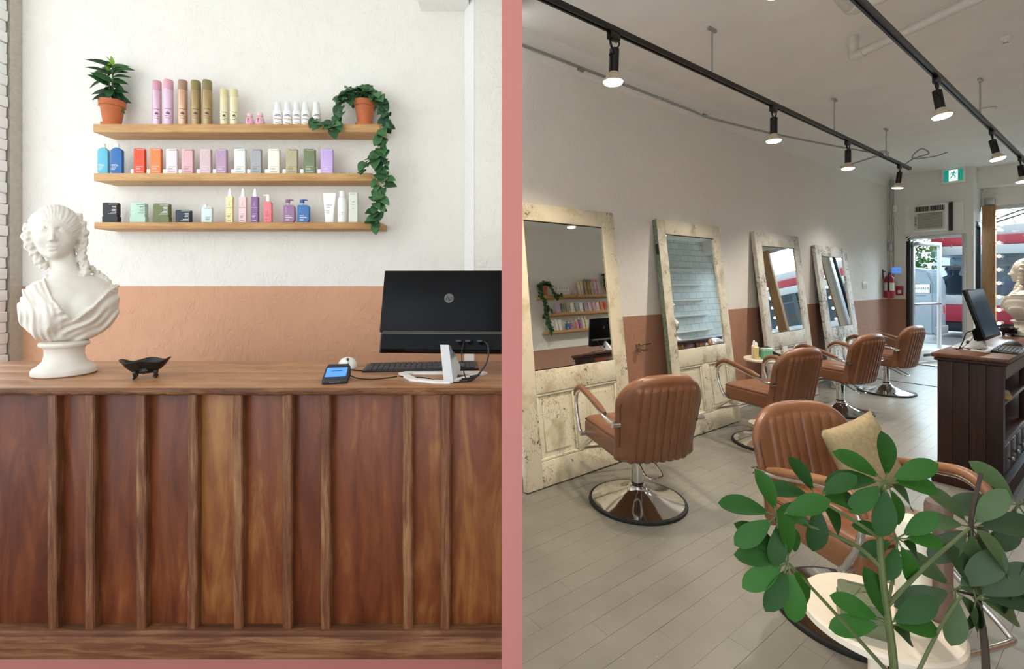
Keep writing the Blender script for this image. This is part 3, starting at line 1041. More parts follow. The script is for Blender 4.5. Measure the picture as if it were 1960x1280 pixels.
for i in range(60):                      # dome of leaves over the pot
    an = rp.uniform(0, 2 * PI)
    el = rp.uniform(.15, 1.3)
    R_ = .1
    p = Vector((R_ * 1.25 * math.cos(an) * math.cos(el) - .02, R_ * .8 * math.sin(an) * math.cos(el), .15 + R_ * .85 * math.sin(el)))
    if p.y < -.02 and p.z < .2 and abs(p.x) < .06:
        continue
    d = Vector((math.cos(an), math.sin(an) - .3, -.55 + .6 * math.sin(el)))
    put_leaf(LH, M_LEAF_B, t, p, d, up=(0, -.5, 1), scale=rp.uniform(.7, 1.05))
# ================================================================== THINGS ON THE COUNTER
def surface_nets(F, origin, step):
    nx, ny, nz = F.shape
    ins = F < 0
    cells = np.zeros((nx - 1, ny - 1, nz - 1), np.int16)
    for dx in (0, 1):
        for dy in (0, 1):
            for dz in (0, 1):
                cells += ins[dx:nx - 1 + dx, dy:ny - 1 + dy, dz:nz - 1 + dz]
    act = (cells > 0) & (cells < 8)
    I, J, K = np.nonzero(act)
    idx = -np.ones(act.shape, np.int64)
    idx[I, J, K] = np.arange(len(I))
    acc = np.zeros((len(I), 3))
    cnt = np.zeros(len(I))
    corners = [(0, 0, 0), (1, 0, 0), (0, 1, 0), (1, 1, 0), (0, 0, 1), (1, 0, 1), (0, 1, 1), (1, 1, 1)]
    for a in range(8):
        for b in range(a + 1, 8):
            A, B = corners[a], corners[b]
            if sum(abs(A[i] - B[i]) for i in range(3)) != 1:
                continue
            fa = F[I + A[0], J + A[1], K + A[2]]
            fb = F[I + B[0], J + B[1], K + B[2]]
            m = (fa < 0) != (fb < 0)
            tt = np.where(m, fa / np.where(m, fa - fb, 1), 0)
            for i in range(3):
                acc[:, i] += np.where(m, A[i] + tt * (B[i] - A[i]), 0)
            cnt += m
    V = acc / cnt[:, None] + np.stack([I, J, K], 1)
    V = V * step + np.array(origin)
    Q = []
    for ax in range(3):
        sl0 = [slice(None)] * 3; sl1 = [slice(None)] * 3
        sl0[ax] = slice(0, -1); sl1[ax] = slice(1, None)
        c = ins[tuple(sl0)] != ins[tuple(sl1)]
        P = np.nonzero(c)
        o1, o2 = [(1, 2), (2, 0), (0, 1)][ax]
        ok = (P[o1] > 0) & (P[o2] > 0) & (P[o1] < F.shape[o1] - 1) & (P[o2] < F.shape[o2] - 1)
        P = [p[ok] for p in P]
        flip = ins[P[0], P[1], P[2]]
        def cell(d1, d2):
            q = [p.copy() for p in P]
            q[o1] -= d1; q[o2] -= d2
            return idx[q[0], q[1], q[2]]
        q4 = np.stack([cell(1, 1), cell(0, 1), cell(0, 0), cell(1, 0)], 1)
        q4[~flip] = q4[~flip][:, ::-1]
        Q.append(q4)
    return V, np.concatenate(Q)

def build_bust_mesh():
    """marble lady: field in photo-like units (u right, d away, v down), 1 unit = 2.29 mm"""
    s = 0.00229
    st = 1.3
    U = np.arange(36, 236, st, dtype=np.float32)
    D = np.arange(-82, 72, st, dtype=np.float32)
    V = np.arange(398, 676, st, dtype=np.float32)
    u, d, v = np.meshgrid(U, D, V, indexing='ij')
    def ell(cu, cv, cd, ru, rv, rd):
        a, b, c = (u - cu) / ru, (v - cv) / rv, (d - cd) / rd
        k0 = np.sqrt(a * a + b * b + c * c) + 1e-6
        k1 = np.sqrt((a / ru) ** 2 + (b / rv) ** 2 + (c / rd) ** 2) + 1e-6
        return k0 * (k0 - 1) / k1
    def cap(a, b, ra, rb):
        pu, pv, pd = u - a[0], v - a[1], d - a[2]
        bu, bv, bd = b[0] - a[0], b[1] - a[1], b[2] - a[2]
        h = np.clip((pu * bu + pv * bv + pd * bd) / (bu * bu + bv * bv + bd * bd), 0, 1)
        return np.sqrt((pu - bu * h) ** 2 + (pv - bv * h) ** 2 + (pd - bd * h) ** 2) - (ra + (rb - ra) * h)
    def smin(a, b, k):
        h = np.clip(0.5 + 0.5 * (b - a) / k, 0, 1)
        return b + (a - b) * h - k * h * (1 - h)
    def smax(a, b, k):
        return -smin(-a, -b, k)
    # torso
    T = ell(133, 603, 2, 80, 64, 50)
    T = smin(T, ell(86, 603, 2, 38, 50, 42), 14)
    T = smin(T, ell(180, 592, 2, 40, 52, 44), 14)
    T = smin(T, ell(135, 575, -10, 50, 42, 36), 16)
    T = smin(T, ell(108, 607, -36, 25, 25, 22), 12)
    T = smin(T, ell(160, 601, -34, 25, 25, 22), 12)
    neck = cap((134, 572, 6), (114, 492, 4), 28, 25)
    skin = smin(T, neck, 18)
    # drapery below the neckline
    vn = np.interp(U, [36, 60, 88, 104, 124, 138, 150, 175, 203, 222, 236], [556, 553, 541, 578, 603, 619, 611, 592, 563, 553, 552]).astype(np.float32)
    e = v - vn[:, None, None]
    e = np.where(d > 10, e + (d - 10) * 0.5, e)
    on = np.clip(e / 5, 0, 1)
    w = np.clip((u - 100) / 26, 0, 1)
    ph_r = (u * .56 + v * .83 + 5 * np.sin((u - v) * .045)) * 2 * PI / 13.5
    ph_l = (u * 1.0 - v * .28 + 6 * np.sin(v * .06)) * 2 * PI / 12.0
    fold = (w * np.sin(ph_r) + (1 - w) * np.sin(ph_l)) * (.45 + .55 * np.sin(u * .07 + v * .05 + 1.0) * np.cos(v * .09 - u * .03))
    fold2 = w * np.sin(ph_r * .53 + 1) + (1 - w) * np.sin(ph_l * .47 + 2)
    band = np.exp(-((e - 7) / 6.5) ** 2) * (0.35 + .65 * np.clip((u - 132) / 20, 0, 1))
    rope = band * (5.5 + 1.6 * np.sin((u * .5 - v * .9) * .75))
    knot = 4.5 * np.exp(-(((u - 96) / 13) ** 2 + ((v - 640) / 11) ** 2))
    drape = T - on * (3.2 + 2.1 * fold + 1.5 * fold2 + rope + knot)
    drape = np.where(e > -2, drape, 99)
    body = np.minimum(skin, drape)
    # collar of the left shoulder strap
    body = smin(body, cap((90, 541, -8), (104, 578, -38), 3.4, 3.6), 3)
    # bottom cut: rests on the socle
    body = smax(body, v - 668, 6)
    # head
    hd = smin(ell(107, 452, 6, 41, 46, 50), ell(105, 467, -10, 36, 42, 43), 10)
    hd = smin(hd, ell(105.5, 489, -20, 22, 17, 24), 12)
    hd = smin(hd, ell(105.5, 500, -38, 9, 7, 9), 9)
    for sx in (-1, 1):
        hd = smin(hd, ell(105 + sx * 19, 475, -34, 12, 11, 12), 8)            # cheeks
        hd = smax(hd, -ell(105 + sx * 16, 455.8, -52.5, 11.0, 6.4, 10.5), 4)      # sockets
        hd = smin(hd, ell(105 + sx * 15.5, 457.3, -40.2, 8.2, 5.0, 6.6), 1.2)  # eyes
        hd = smin(hd, cap((105 + sx * 8.2, 457.6, -44.6), (105 + sx * 15.5, 452.6, -46.0), .8, 1.3), 1.5)
        hd = smin(hd, cap((105 + sx * 15.5, 452.6, -46.0), (105 + sx * 23.2, 457.2, -41.2), 1.3, .9), 1.5)
        hd = smin(hd, cap((105 + sx * 9, 460.6, -44.8), (105 + sx * 21.5, 460.8, -41.8), .9, .8), 2.0)
        hd = smax(hd, -ell(105 + sx * 15.5, 456.8, -48.2, 2.0, 2.0, 2.6), .8)   # pupils
        hd = smin(hd, cap((105 + sx * 7, 445.5, -44.0), (105 + sx * 17, 442.0, -40.2), 1.4, 1.6), 4)
        hd = smin(hd, cap((105 + sx * 17, 442.0, -40.2), (105 + sx * 27, 447, -34.0), 1.6, 1.0), 4)
        hd = smin(hd, ell(105 + sx * 4.4, 475.2, -54, 3.3, 2.8, 4.4), 2.5)
        hd = smax(hd, -ell(105 + sx * 3.2, 478.0, -56.5, 1.3, 1.1, 2.6), 1.0)
    hd = smin(hd, cap((105, 447, -44.5), (105, 470, -57), 1.7, 2.7), 5)
    hd = smin(hd, ell(105, 473.5, -58.5, 4.3, 3.8, 4.6), 3)
    hd = smin(hd, ell(105, 486.2, -46.5, 10.0, 2.6, 5.2), 2.6)
    hd = smin(hd, ell(105, 491.2, -45.2, 7.6, 2.9, 5.6), 2.6)
    hd = smax(hd, -ell(105, 488.7, -52.5, 10.5, 0.8, 3.6), 1.0)
    hd = smax(hd, -ell(105, 496.2, -50, 7, 1.8, 4.0), 2.0)
    # hair: cap swept back, braid roll and ringlets
    vh = (429 + ((U - 105) / 37) ** 2 * 42).astype(np.float32)[:, None, None] + np.clip((d + 12) * 2.2, 0, 90)
    hr = ell(107.5, 450, 8, 45.5, 44.5, 53)
    ang = np.arctan2(u - 105, 472 - v)
    hr = smax(hr, (v - vh) * .7, 5)
    hr = hr + .55 * np.sin(ang * 46 + d * .12 + 1.6 * np.sin(ang * 7)) + .35 * np.sin(ang * 21 + d * .2) - 1.0
    hd = smin(hd, hr, 2.5)
    curls = [(60, 452, 2, 10), (59, 468, -2, 11), (63, 484, -2, 11), (71, 498, -2, 10), (78, 511, -2, 10), (86, 520, 0, 9), (74, 470, -10, 9), (70, 440, 0, 9),
             (147, 425, 2, 8), (153, 440, 0, 9), (156, 456, -2, 10), (155, 473, -4, 10), (151, 489, -6, 11), (153, 505, -8, 11), (158, 520, -12, 10.5), (160, 533, -17, 9.5), (154, 543, -22, 7.5),
             (171, 527, 0, 8), (182, 536, -2, 8), (192, 544, -5, 8), (200, 552, -8, 8), (206, 562, -10, 7)]
    ch = None
    for (cu, cv, cd, r) in curls:
        b = np.sqrt((u - cu) ** 2 + (v - cv) ** 2 + (d - cd) ** 2) - r
        ch = b if ch is None else smin(ch, b, 3.5)
    ch = ch + 1.3 * np.sin((u * .8 + v * .55) * .62) * np.cos((v - u * .5) * .22)
    # braid across the crown
    for i in range(13):
        a = -1.25 + 2.5 * i / 12
        b = np.sqrt((u - (107 + 45 * math.sin(a))) ** 2 + (v - (449 - 36 * math.cos(a))) ** 2 + (d - 6 - 10 * math.cos(a)) ** 2) - 6.0
        ch = smin(ch, b, 2.5)
    F = smin(smin(body, hd, 5), ch, 2.5)
    vs, q = surface_nets(F, (U[0], D[0], V[0]), st)
    P = np.empty_like(vs)
    P[:, 0] = (vs[:, 0] - 122) * s
    P[:, 1] = vs[:, 1] * s
    P[:, 2] = (728 - vs[:, 2]) * s
    me = bpy.data.meshes.new('figure')
    me.from_pydata(P.tolist(), [], q[:, ::-1].tolist())
    bm = bmesh.new()
    bm.from_mesh(me)
    bmesh.ops.recalc_face_normals(bm, faces=bm.faces)
    for _ in range(2):
        bmesh.ops.smooth_vert(bm, verts=bm.verts, factor=0.35, use_axis_x=True, use_axis_y=True, use_axis_z=True)
    bm.to_mesh(me)
    bm.free()
    me.shade_smooth()
    return me

def marble():
    t = NT('white_plaster_cast')
    v = t.coords()
    t.color(t.ramp(t.noise(v, 7, 5), [(0.3, srgb('#cfc7b8')), (0.6, srgb('#ddd6c9')), (0.8, srgb('#e3ddd2'))]))
    t.set(0.42)
    return t.m
M_MARBLE = marble()
FIG = build_bust_mesh()
bust = thing('portrait_bust', 'white plaster bust of a lady with draped shoulders beside the painted brick', 'statue', (lx(124, 2.1), 2.1, CTZ), math.radians(40), 'plaster busts')
link('figure', FIG, M_MARBLE, bust)
lathe('socle', M_MARBLE, bust, [(.128, 0), (.137, .006), (.137, .022), (.13, .032), (.112, .042), (.092, .06), (.083, .085), (.084, .112), (.092, .122), (.104, .126), (.108, .134), (.104, .142), (.09, .147), (0, .147)], 48)
bust.scale = (0.80, 0.9, 1.0)

# footed metal bowl
def make_bowl(label, loc, rz):
    t = thing('footed_bowl', label, 'bowl', loc, rz, 'footed metal bowls')
    mb = plain('#3b3a36', 0.35, 0.75, 0.25, scale=40)
    mi = plain('#6b6250', 0.4, 0.6, 0.3, scale=25)
    bm = bm_new()
    n = 48
    prof = [(0.0, .020), (.03, .021), (.055, .032), (.074, .050), (.086, .068), (.092, .075), (.088, .077), (.078, .066), (.066, .050), (.048, .036), (.025, .027), (0, .026)]
    rings = []
    for r, z in prof:
        if r == 0:
            rings.append([bm.verts.new((0, 0, z))]); continue
        ring = []
        for i in range(n):
            a = 2 * PI * i / n
            k = 1 + (.05 * math.cos(4 * a) if r > .05 else 0) * (r / .09)
            zz = z + (.006 * math.cos(4 * a + .6) + .003 * math.cos(2 * a)) * (r / .09) ** 2
            ring.append(bm.verts.new((r * k * 1.03 * math.cos(a), r * k * .74 * math.sin(a), zz)))
        rings.append(ring)
    for A, B in zip(rings, rings[1:]):
        for i in range(n):
            j = (i + 1) % n
            if len(A) == 1:
                bm.faces.new((A[0], B[j], B[i]))
            elif len(B) == 1:
                bm.faces.new((A[i], A[j], B[0]))
            else:
                bm.faces.new((A[i], A[j], B[j], B[i]))
    obj('bowl_body', bm, mb, t, angle=60)
    for i in range(4):
        a = PI / 4 + i * PI / 2
        x, y = .05 * math.cos(a), .038 * math.sin(a)
        f = tube('foot', mb, t, spline([(x * .9, y * .9, .034), (x * 1.12, y * 1.12, .022), (x * 1.02, y * 1.02, .008), (x * 1.2, y * 1.2, .003)], 4), [.009] * 4 + [.006] * 5 + [.005] * 4, 8)
    bm = bm_new()
    bm_ball(bm, (0, -.052, .037), (.016, .008, .013), 12, 8)
    for i in range(7):
        a = 2 * PI * i / 7
        bm_ball(bm, (.012 * math.cos(a), -.056, .037 + .010 * math.sin(a)), .0045, 8, 6)
    obj('mask_ornament', bm, mb, t)
    return t
make_bowl('dark footed metal bowl with wavy rim beside the bust', (lx(279, 2.02), 2.02, CTZ), math.radians(30)).scale = (.9, .9, .98)

# monitor, screen turned away from the viewer (towards +y)
M_GLOSSBLK = NT('gloss_black_plastic'); M_GLOSSBLK.color(srgb('#060607')); M_GLOSSBLK.set(0.3, spec=0.12); M_GLOSSBLK = M_GLOSSBLK.m
M_SILVER = plain('#dfe1e2', 0.25, 0.55, 0.02)
def make_monitor(label, loc, rz, lean=-14):
    t = thing('computer_monitor', label, 'monitor', loc, rz, 'computer monitors')
    tilt = math.radians(lean)
    W, Hh = .575, .335
    ca, sa = math.cos(tilt), math.sin(tilt)
    zb = .09
    R_ = (tilt, 0, 0)
    L_ = (0, .085, zb)
    box('back_cover', M_GLOSSBLK, t, -W / 2, W / 2, -.008, .010, .09, Hh + .04, .004, loc=L_, rot=R_)
    box('bezel', M_BLACKM, t, -W / 2, W / 2, .010, .022, 0, Hh + .04, .003, loc=L_, rot=R_)
    box('screen', NT_SCREEN, t, -W / 2 + .012, W / 2 - .012, .022, .0225, .02, Hh + .03, loc=L_, rot=R_)
    bm = bm_new()
    bm_prism(bm, [(.010, 0), (.010, .092), (-.012, .092), (-.040, .078), (-.046, .012), (-.03, 0)], -W / 2 + .006, W / 2 - .006, 'x')
    for v_ in bm.verts:
        if v_.co.y < -.02:
            v_.co.x *= .93
    ch = obj('chin', bm, M_GLOSSBLK, t, L_, R_)
    bm = bm_new()
    bm_prism(bm, [(-.0125, .0935), (-.0405, .0795), (-.041, .081), (-.0125, .0955)], -W / 2 * .93, W / 2 * .93, 'x')
    obj('vent_strip', bm, plain('#6a675f', 0.35, .3), t, L_, R_)
    lo = lathe('logo_disc', plain('#55544f', .4, .3), t, [(0, 0), (.0215, 0), (.0215, .0012), (0, .0012)], 32, loc=(-.005, L_[1] - .009 - .2 * sa * -1 * 0, 0))
    zl = .245
    lo.location = (.02, L_[1] + (-.0085) * ca - zl * sa * 1.0, zb + zl * ca + (-.0085) * sa)
    lo.rotation_euler = (PI / 2 + tilt, 0, 0)
    tx = text('logo_lettering', 'hp', .034, M_BLACK, t, (.02, lo.location.y - .0014, lo.location.z + .001), (PI / 2 + tilt, 0, 0), shear=.28)
    # stand
    leg = bm_new()
    bm_prism(leg, [(.06, .125), (.075, .03), (-.075, .004), (-.115, .004), (-.10, .012), (.025, .135)][::-1], -.019, .019, 'x')
    for v_ in leg.verts:
        v_.co.x += .03 - v_.co.z * .4
    lg = obj('stand_leg', leg, M_SILVER, t, (.045, .0, 0), (0, 0, math.radians(-3)))
    bm = bm_new()
    outer = [(-.185, .05), (-.10, -.075), (.015, -.118), (.075, -.118), (.085, -.095), (.20, .09), (.18, .11), (-.165, .085)]
    inner = [(-.145, .045), (-.085, -.05), (.02, -.09), (.055, -.09), (.155, .075), (-.135, .065)]
    def loopv(P, z):
        return [bm.verts.new((p[0], p[1], z)) for p in P]
    # strip built from quads between outer and a matching inset
    cxm, cym = sum(p[0] for p in outer) / 8, sum(p[1] for p in outer) / 8
    ins_ = [(cxm + (p[0] - cxm) * .78, cym + (p[1] - cym) * .72) for p in outer]
    o0, o1, i0, i1 = loopv(outer, 0), loopv(outer, .009), loopv(ins_, 0), loopv(ins_, .009)
    for k in range(8):
        j = (k + 1) % 8
        bm.faces.new((o0[k], o0[j], o1[j], o1[k])); bm.faces.new((i0[j], i0[k], i1[k], i1[j]))
        bm.faces.new((o1[k], o1[j], i1[j], i1[k])); bm.faces.new((o0[j], o0[k], i0[k], i0[j]))
    obj('stand_base', bm, M_WHITEGLOSS, t, flat=True)
    # ports and leads
    for x in (.085, .125, .175):
        box('port', M_DARK, t, x - .011, x + .011, .03, .05, .15, .158, loc=(0, -.012, 0))
    tube('lead', M_BLACK, t, spline([(.185, .034, .155), (.215, -.01, .135), (.21, -.03, .07), (.165, -.06, .012), (.13, -.085, .004), (.10, -.05, .004), (.15, -.06, .012), (.18, -.03, .02), (.13, .0, .006), (.05, .04, .004)], 6), .0038, 8)
    tube('lead', M_BLACK, t, spline([(.105, .034, .152), (.10, .01, .1), (.11, -.02, .05), (.125, -.05, .015), (.14, -.08, .004), (.06, -.1, .003), (-.05, -.055, .0105), (-.12, -.02, .003), (-.17, .01, .003)], 6), .0024, 6)
    box('ferrite', M_BLACK, t, .10, .122, -.03, -.014, .045, .07, .004)
    return t
ns = NT('dark_screen'); ns.color(srgb('#17202b')); ns.set(0.12); NT_SCREEN = ns.m
make_monitor('black monitor on a white stand, its back with round emblem over battened counter', (lx(836, 1.99), 2.02, CTZ), math.radians(-4))

def make_keyboard(label, loc, rz, W=.5):
    t = thing('computer_keyboard', label, 'keyboard', loc, rz, 'computer keyboards')
    prism('keyboard_body', M_BLACK, t, [(-.068, 0), (.068, 0), (.068, .016), (-.068, .007)], -W / 2, W / 2, 'x', .002)
    bm = bm_new()
    n = 20
    for r in range(6):
        y = .053 - r * .0205 - (.004 if r else 0)
        for k in range(n):
            if r == 5 and 4 < k < 9:
                continue
            if k == 15:
                continue
            x = -W / 2 + .016 + k * (W - .032) / n
            z = .012 + y * .066
            bm_box(bm, x + .001, x + (W - .032) / n - .002, y - .009, y + .008, z - .002, z + .006, 0)
        if r == 5:
            bm_box(bm, -W / 2 + .016 + 5 * (W - .032) / n, -W / 2 + .014 + 9 * (W - .032) / n, y - .009, y + .008, .006, .014)
    k_ = obj('keys', bm, plain('#35363a', .45), t, flat=True)
    k_['kind'] = 'stuff'
    return t
make_keyboard('black computer keyboard lying under the monitor and its white stand', (lx(808, 2.23), 2.23, CTZ), math.radians(7), .52)

def make_mouse(label, loc, rz, shell, hexbtn='#3a3a3c', cable=True):
    t = thing('computer_mouse', label, 'mouse', loc, rz, 'computer mice')
    bm = bm_new()
    rows = []
    for i in range(13):
        s_ = i / 12
        y = -.055 + .11 * s_
        w = .032 * (math.sin(PI * (s_ * .9 + .05)) ** .45)
        h = .036 * (math.sin(PI * (.12 + .83 * s_)) ** .8)
        rows.append([bm.verts.new((w * math.cos(a), y, .001 + h * max(0, math.sin(a)) ** .8)) for a in [PI * k / 12 for k in range(13)]])
    for A, B in zip(rows, rows[1:]):
        for k in range(12):
            bm.faces.new((A[k], A[k + 1], B[k + 1], B[k]))
        bm.faces.new((A[0], B[0], B[12], A[12]))
    bm.faces.new(rows[0]); bm.faces.new(list(reversed(rows[-1])))
    obj('shell', bm, shell, t, angle=60)
    bm = bm_new()
    bm_ball(bm, (0, -.024, .0305), (.0055, .014, .0065), 12, 8)
    obj('scroll_wheel', bm, plain(hexbtn, .5), t)
    box('button_seam', M_GREY, t, -.0006, .0006, -.05, -.01, .02, .0285)
    if cable:
        tube('lead', M_BLACK, t, spline([(0, -.05, .01), (.01, -.08, .004), (.05, -.11, .003), (.09, -.11, .003), (.11, -.1, .003)], 5), .0022, 6)
    return t
make_mouse('white computer mouse behind the card terminal', (lx(664, 2.26), 2.27, CTZ), math.radians(20), M_WHITEGLOSS).scale = (1.35, 1.35, 1.3)

# card payment terminal
t = thing('card_terminal', 'black card terminal with lit blue screen on the reception counter', 'card terminal', (lx(645, 1.97), 1.97, CTZ), math.radians(14))
prism('terminal_body', M_DARK, t, [(-.085, 0), (.08, 0), (.085, .03), (.06, .05), (-.06, .024), (-.085, .018)], -.048, .048, 'x', .004)
sl = math.atan2(.026, .12)
scr = NT('blue_screen'); scr.color(srgb('#3d7fd8'))
scr.b.inputs['Emission Color'].default_value = srgb('#5a98ea'); scr.b.inputs['Emission Strength'].default_value = .55
box('screen', scr.m, t, -.040, .040, -.058, .036, 0, .0012, loc=(0, -.004, .0375), rot=(sl, 0, 0))
box('printer_lid', M_BLACKM, t, -.042, .042, -.02, .02, -.002, .003, .001, loc=(0, .055, .049), rot=(.1, 0, 0))
box('card_slot', M_GREY, t, -.02, .02, -.0868, -.0848, .009, .011)
box('screen_print', M_DARK, t, -.02, .02, -.004, .001, .0013, .0016, loc=(0, -.004, .0375), rot=(sl, 0, 0))
tube('lead', M_BLACK, t, spline([(.046, .03, .012), (.08, .0, .004), (.14, -.03, .003), (.2, -.02, .003), (.24, .0, .003)], 5), .0022, 6)
# ================================================================== SALON (turned by SA; a along the mirror wall, q towards it)
QW = 2.82                      # mirror wall
AF = 10.573                    # door wall at the far end
AW = 11.15                     # shop window, a little further out
QB = -0.93                     # wall behind the salon counter
CZ = 3.3                       # ceiling
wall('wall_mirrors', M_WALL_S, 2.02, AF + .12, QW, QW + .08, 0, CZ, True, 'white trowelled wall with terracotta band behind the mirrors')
wall('baseboard_mirrors', M_WHITE, 2.1, AF, QW - .018, QW, 0, .13, True, 'white baseboard along the mirror wall')
# rough plaster cove along the ceiling
bm = bm_new()
rows = []
for i in range(80):
    a = 2.05 + (AF - 2.05) * i / 79
    j = random.uniform(-.012, .012)
    rows.append([bm.verts.new(p) for p in ((a, QW, CZ - .17 + j), (a, QW - .012, CZ - .15 + j), (a, QW - .03 + j * .3, CZ - .05), (a, QW - .07 + j, CZ))])
for A, B in zip(rows, rows[1:]):
    for k in range(3):
        bm.faces.new((A[k], B[k], B[k + 1], A[k + 1]))
struct(obj('trim_cove', bm, M_WALL_W, rot=(0, 0, SA), angle=70), 'rough plaster cove under the salon ceiling').name = 'trim_4'
# far wall with the door opening
QD0, QD1, ZD = 1.815, 2.559, 2.22
QR = 1.698
wall('wall_far', M_WALL_S, AF, AF + .12, QD1, QW, 0, CZ, True, 'far white and terracotta wall beside the glass door')
wall('wall_far_header', M_WALL_W, AF, AF + .12, QD0 - .02, QD1, ZD, CZ, True, 'white wall over the door with the air conditioner').name = 'wall_header'
wall('wall_far_jamb', M_WALL_W, AF, AF + .12, QR, QD0 - .02, 0, CZ, True, 'narrow white wall strip beside the door').name = 'wall_jamb'
wall('wall_return', M_WALL_W, AF + .12, AW, QR, QR + .08, 2.42, CZ, True, 'white return above the side glass')
wall('wall_window_header', M_WALL_W, AW, AW + .12, QB, QR + .08, 2.69, CZ, True, 'white header over the shop window').name = 'wall_lintel'
wall('trim_bulkhead', M_WALL_W, 10.86, AW, QB, QR, 2.98, CZ, True, 'white bulkhead over the shop window').name = 'trim_5'
wall('wall_window_sill', M_WALL_W, AW, AW + .12, QB, QR, 0, .32, True, 'low white wall under the shop window').name = 'wall_sill'
wall('wall_side', M_WALL_W, AW, AW + .12, QB - .1, QB + .1, .32, 2.69, True, 'white wall beside the shop window')
wall('wall_opposite', M_WALL_S, .5, 8.1, QB - .08, QB, 0, CZ, True, 'wall behind the salon counter seen in the mirrors')
brickw = NT('painted_brickwork')
bt = brickw.new('ShaderNodeTexBrick')
bt.inputs['Scale'].default_value = 1.7
bt.inputs['Mortar Size'].default_value = .012
bt.inputs['Color1'].default_value = srgb('#dfe3e2'); bt.inputs['Color2'].default_value = srgb('#ccd3d3'); bt.inputs['Mortar'].default_value = srgb('#aab2b2')
brickw.link(brickw.coords(rot=(PI / 2, 0, 0)), bt.inputs['Vector'])
brickw.color(bt.outputs['Color'])
brickw.bump(bt.outputs['Fac'], -.6, .02)
wall('wall_opposite_brick', brickw.m, 8.1, AW + .12, QB - .08, QB + .03, 0, CZ, True, 'white painted brick wall seen in the second mirror').name = 'wall_brick'
for k, z in enumerate((1.15, 1.5, 1.85, 2.2, 2.55)):
    o = box('wall_ledge', M_WHITE, None, 8.3, 10.4, QB + .03, QB + .13, z, z + .03, rot=(0, 0, SA))
    tag(o, ('lowest', 'second lowest', 'middle', 'second highest', 'highest')[k] + ' empty white ledge on the painted brick, seen in the second mirror', 'shelf', 'white ledges on the brick wall')

# ceiling and floor
bm = bm_new()
poly = [(0.03, 3.6), tuple(S(AW + .2, QW + .08)[:2]), tuple(S(AW + .2, QB - .1)[:2]), tuple(S(.5, QB - .1)[:2]), (0.03, -.6)]
bm_prism(bm, poly, CZ, CZ + .06, 'z')
struct(obj('ceiling', bm, M_CEIL, flat=True), 'off-white salon ceiling')
bm = bm_new()
bm_prism(bm, [(0.0, 3.6), tuple(S(AW + .12, QW + .08)[:2]), tuple(S(AW + .12, QB - .1)[:2]), tuple(S(.5, QB - .1)[:2]), (0.0, -.6)], -.06, -.006, 'z')
fl = struct(obj('floor', bm, plain('#86827b', .7), flat=True), 'grey painted plank floor of the salon')
PW, PL = .098, .74
bm = bm_new()
g = .0005
bm_box(bm, -PL / 2 + g, PL / 2 - g, -PW / 2 + g, PW / 2 - g, -.012, 0)
pme = finish('plank', bm, flat=True)
pme.materials.append(M_FLOOR)
near, rest = [], []
rf = random.Random(5)
nrow = int((QW - QB) / PW) + 2
for r in range(nrow):
    q = QB + PW * (r + .5)
    if q > QW + .02:
        continue
    off = (r * .37 % 1.0) * PL
    n = int((AW + .2) / PL) + 2
    for k in range(-1, n):
        a = k * PL + off
        p = S(a, q)
        if a > AW + .12 + PL / 2 or p.x < -.35 or p.y < -.5:
            continue
        if a < .5 and q < .3:
            continue
        u = CX + FPX * p.x / max(p.y, .01)
        vv = CY + FPX * H / max(p.y, .01)
        vis = p.y > .3 and 960 < u < 2050 and vv < 1350
        (near if vis else rest).append((p.length, a, q))
near.sort()
rest += near[300:]
near = near[:300]
for dd, a, q in near:
    p = S(a, q)
    link('plank', pme, None, fl, (p.x, p.y, rf.uniform(-.0006, 0)), (rf.uniform(-.004, .004), 0, SA))
bm = bm_new()
for dd, a, q in rest:
    bm_box(bm, a - PL / 2 + g, a + PL / 2 - g, q - PW / 2 + g, q + PW / 2 - g, -.012, -.0003)
o = obj('far_planks', bm, M_FLOOR, fl, rot=(0, 0, SA), flat=True)
o['kind'] = 'stuff'

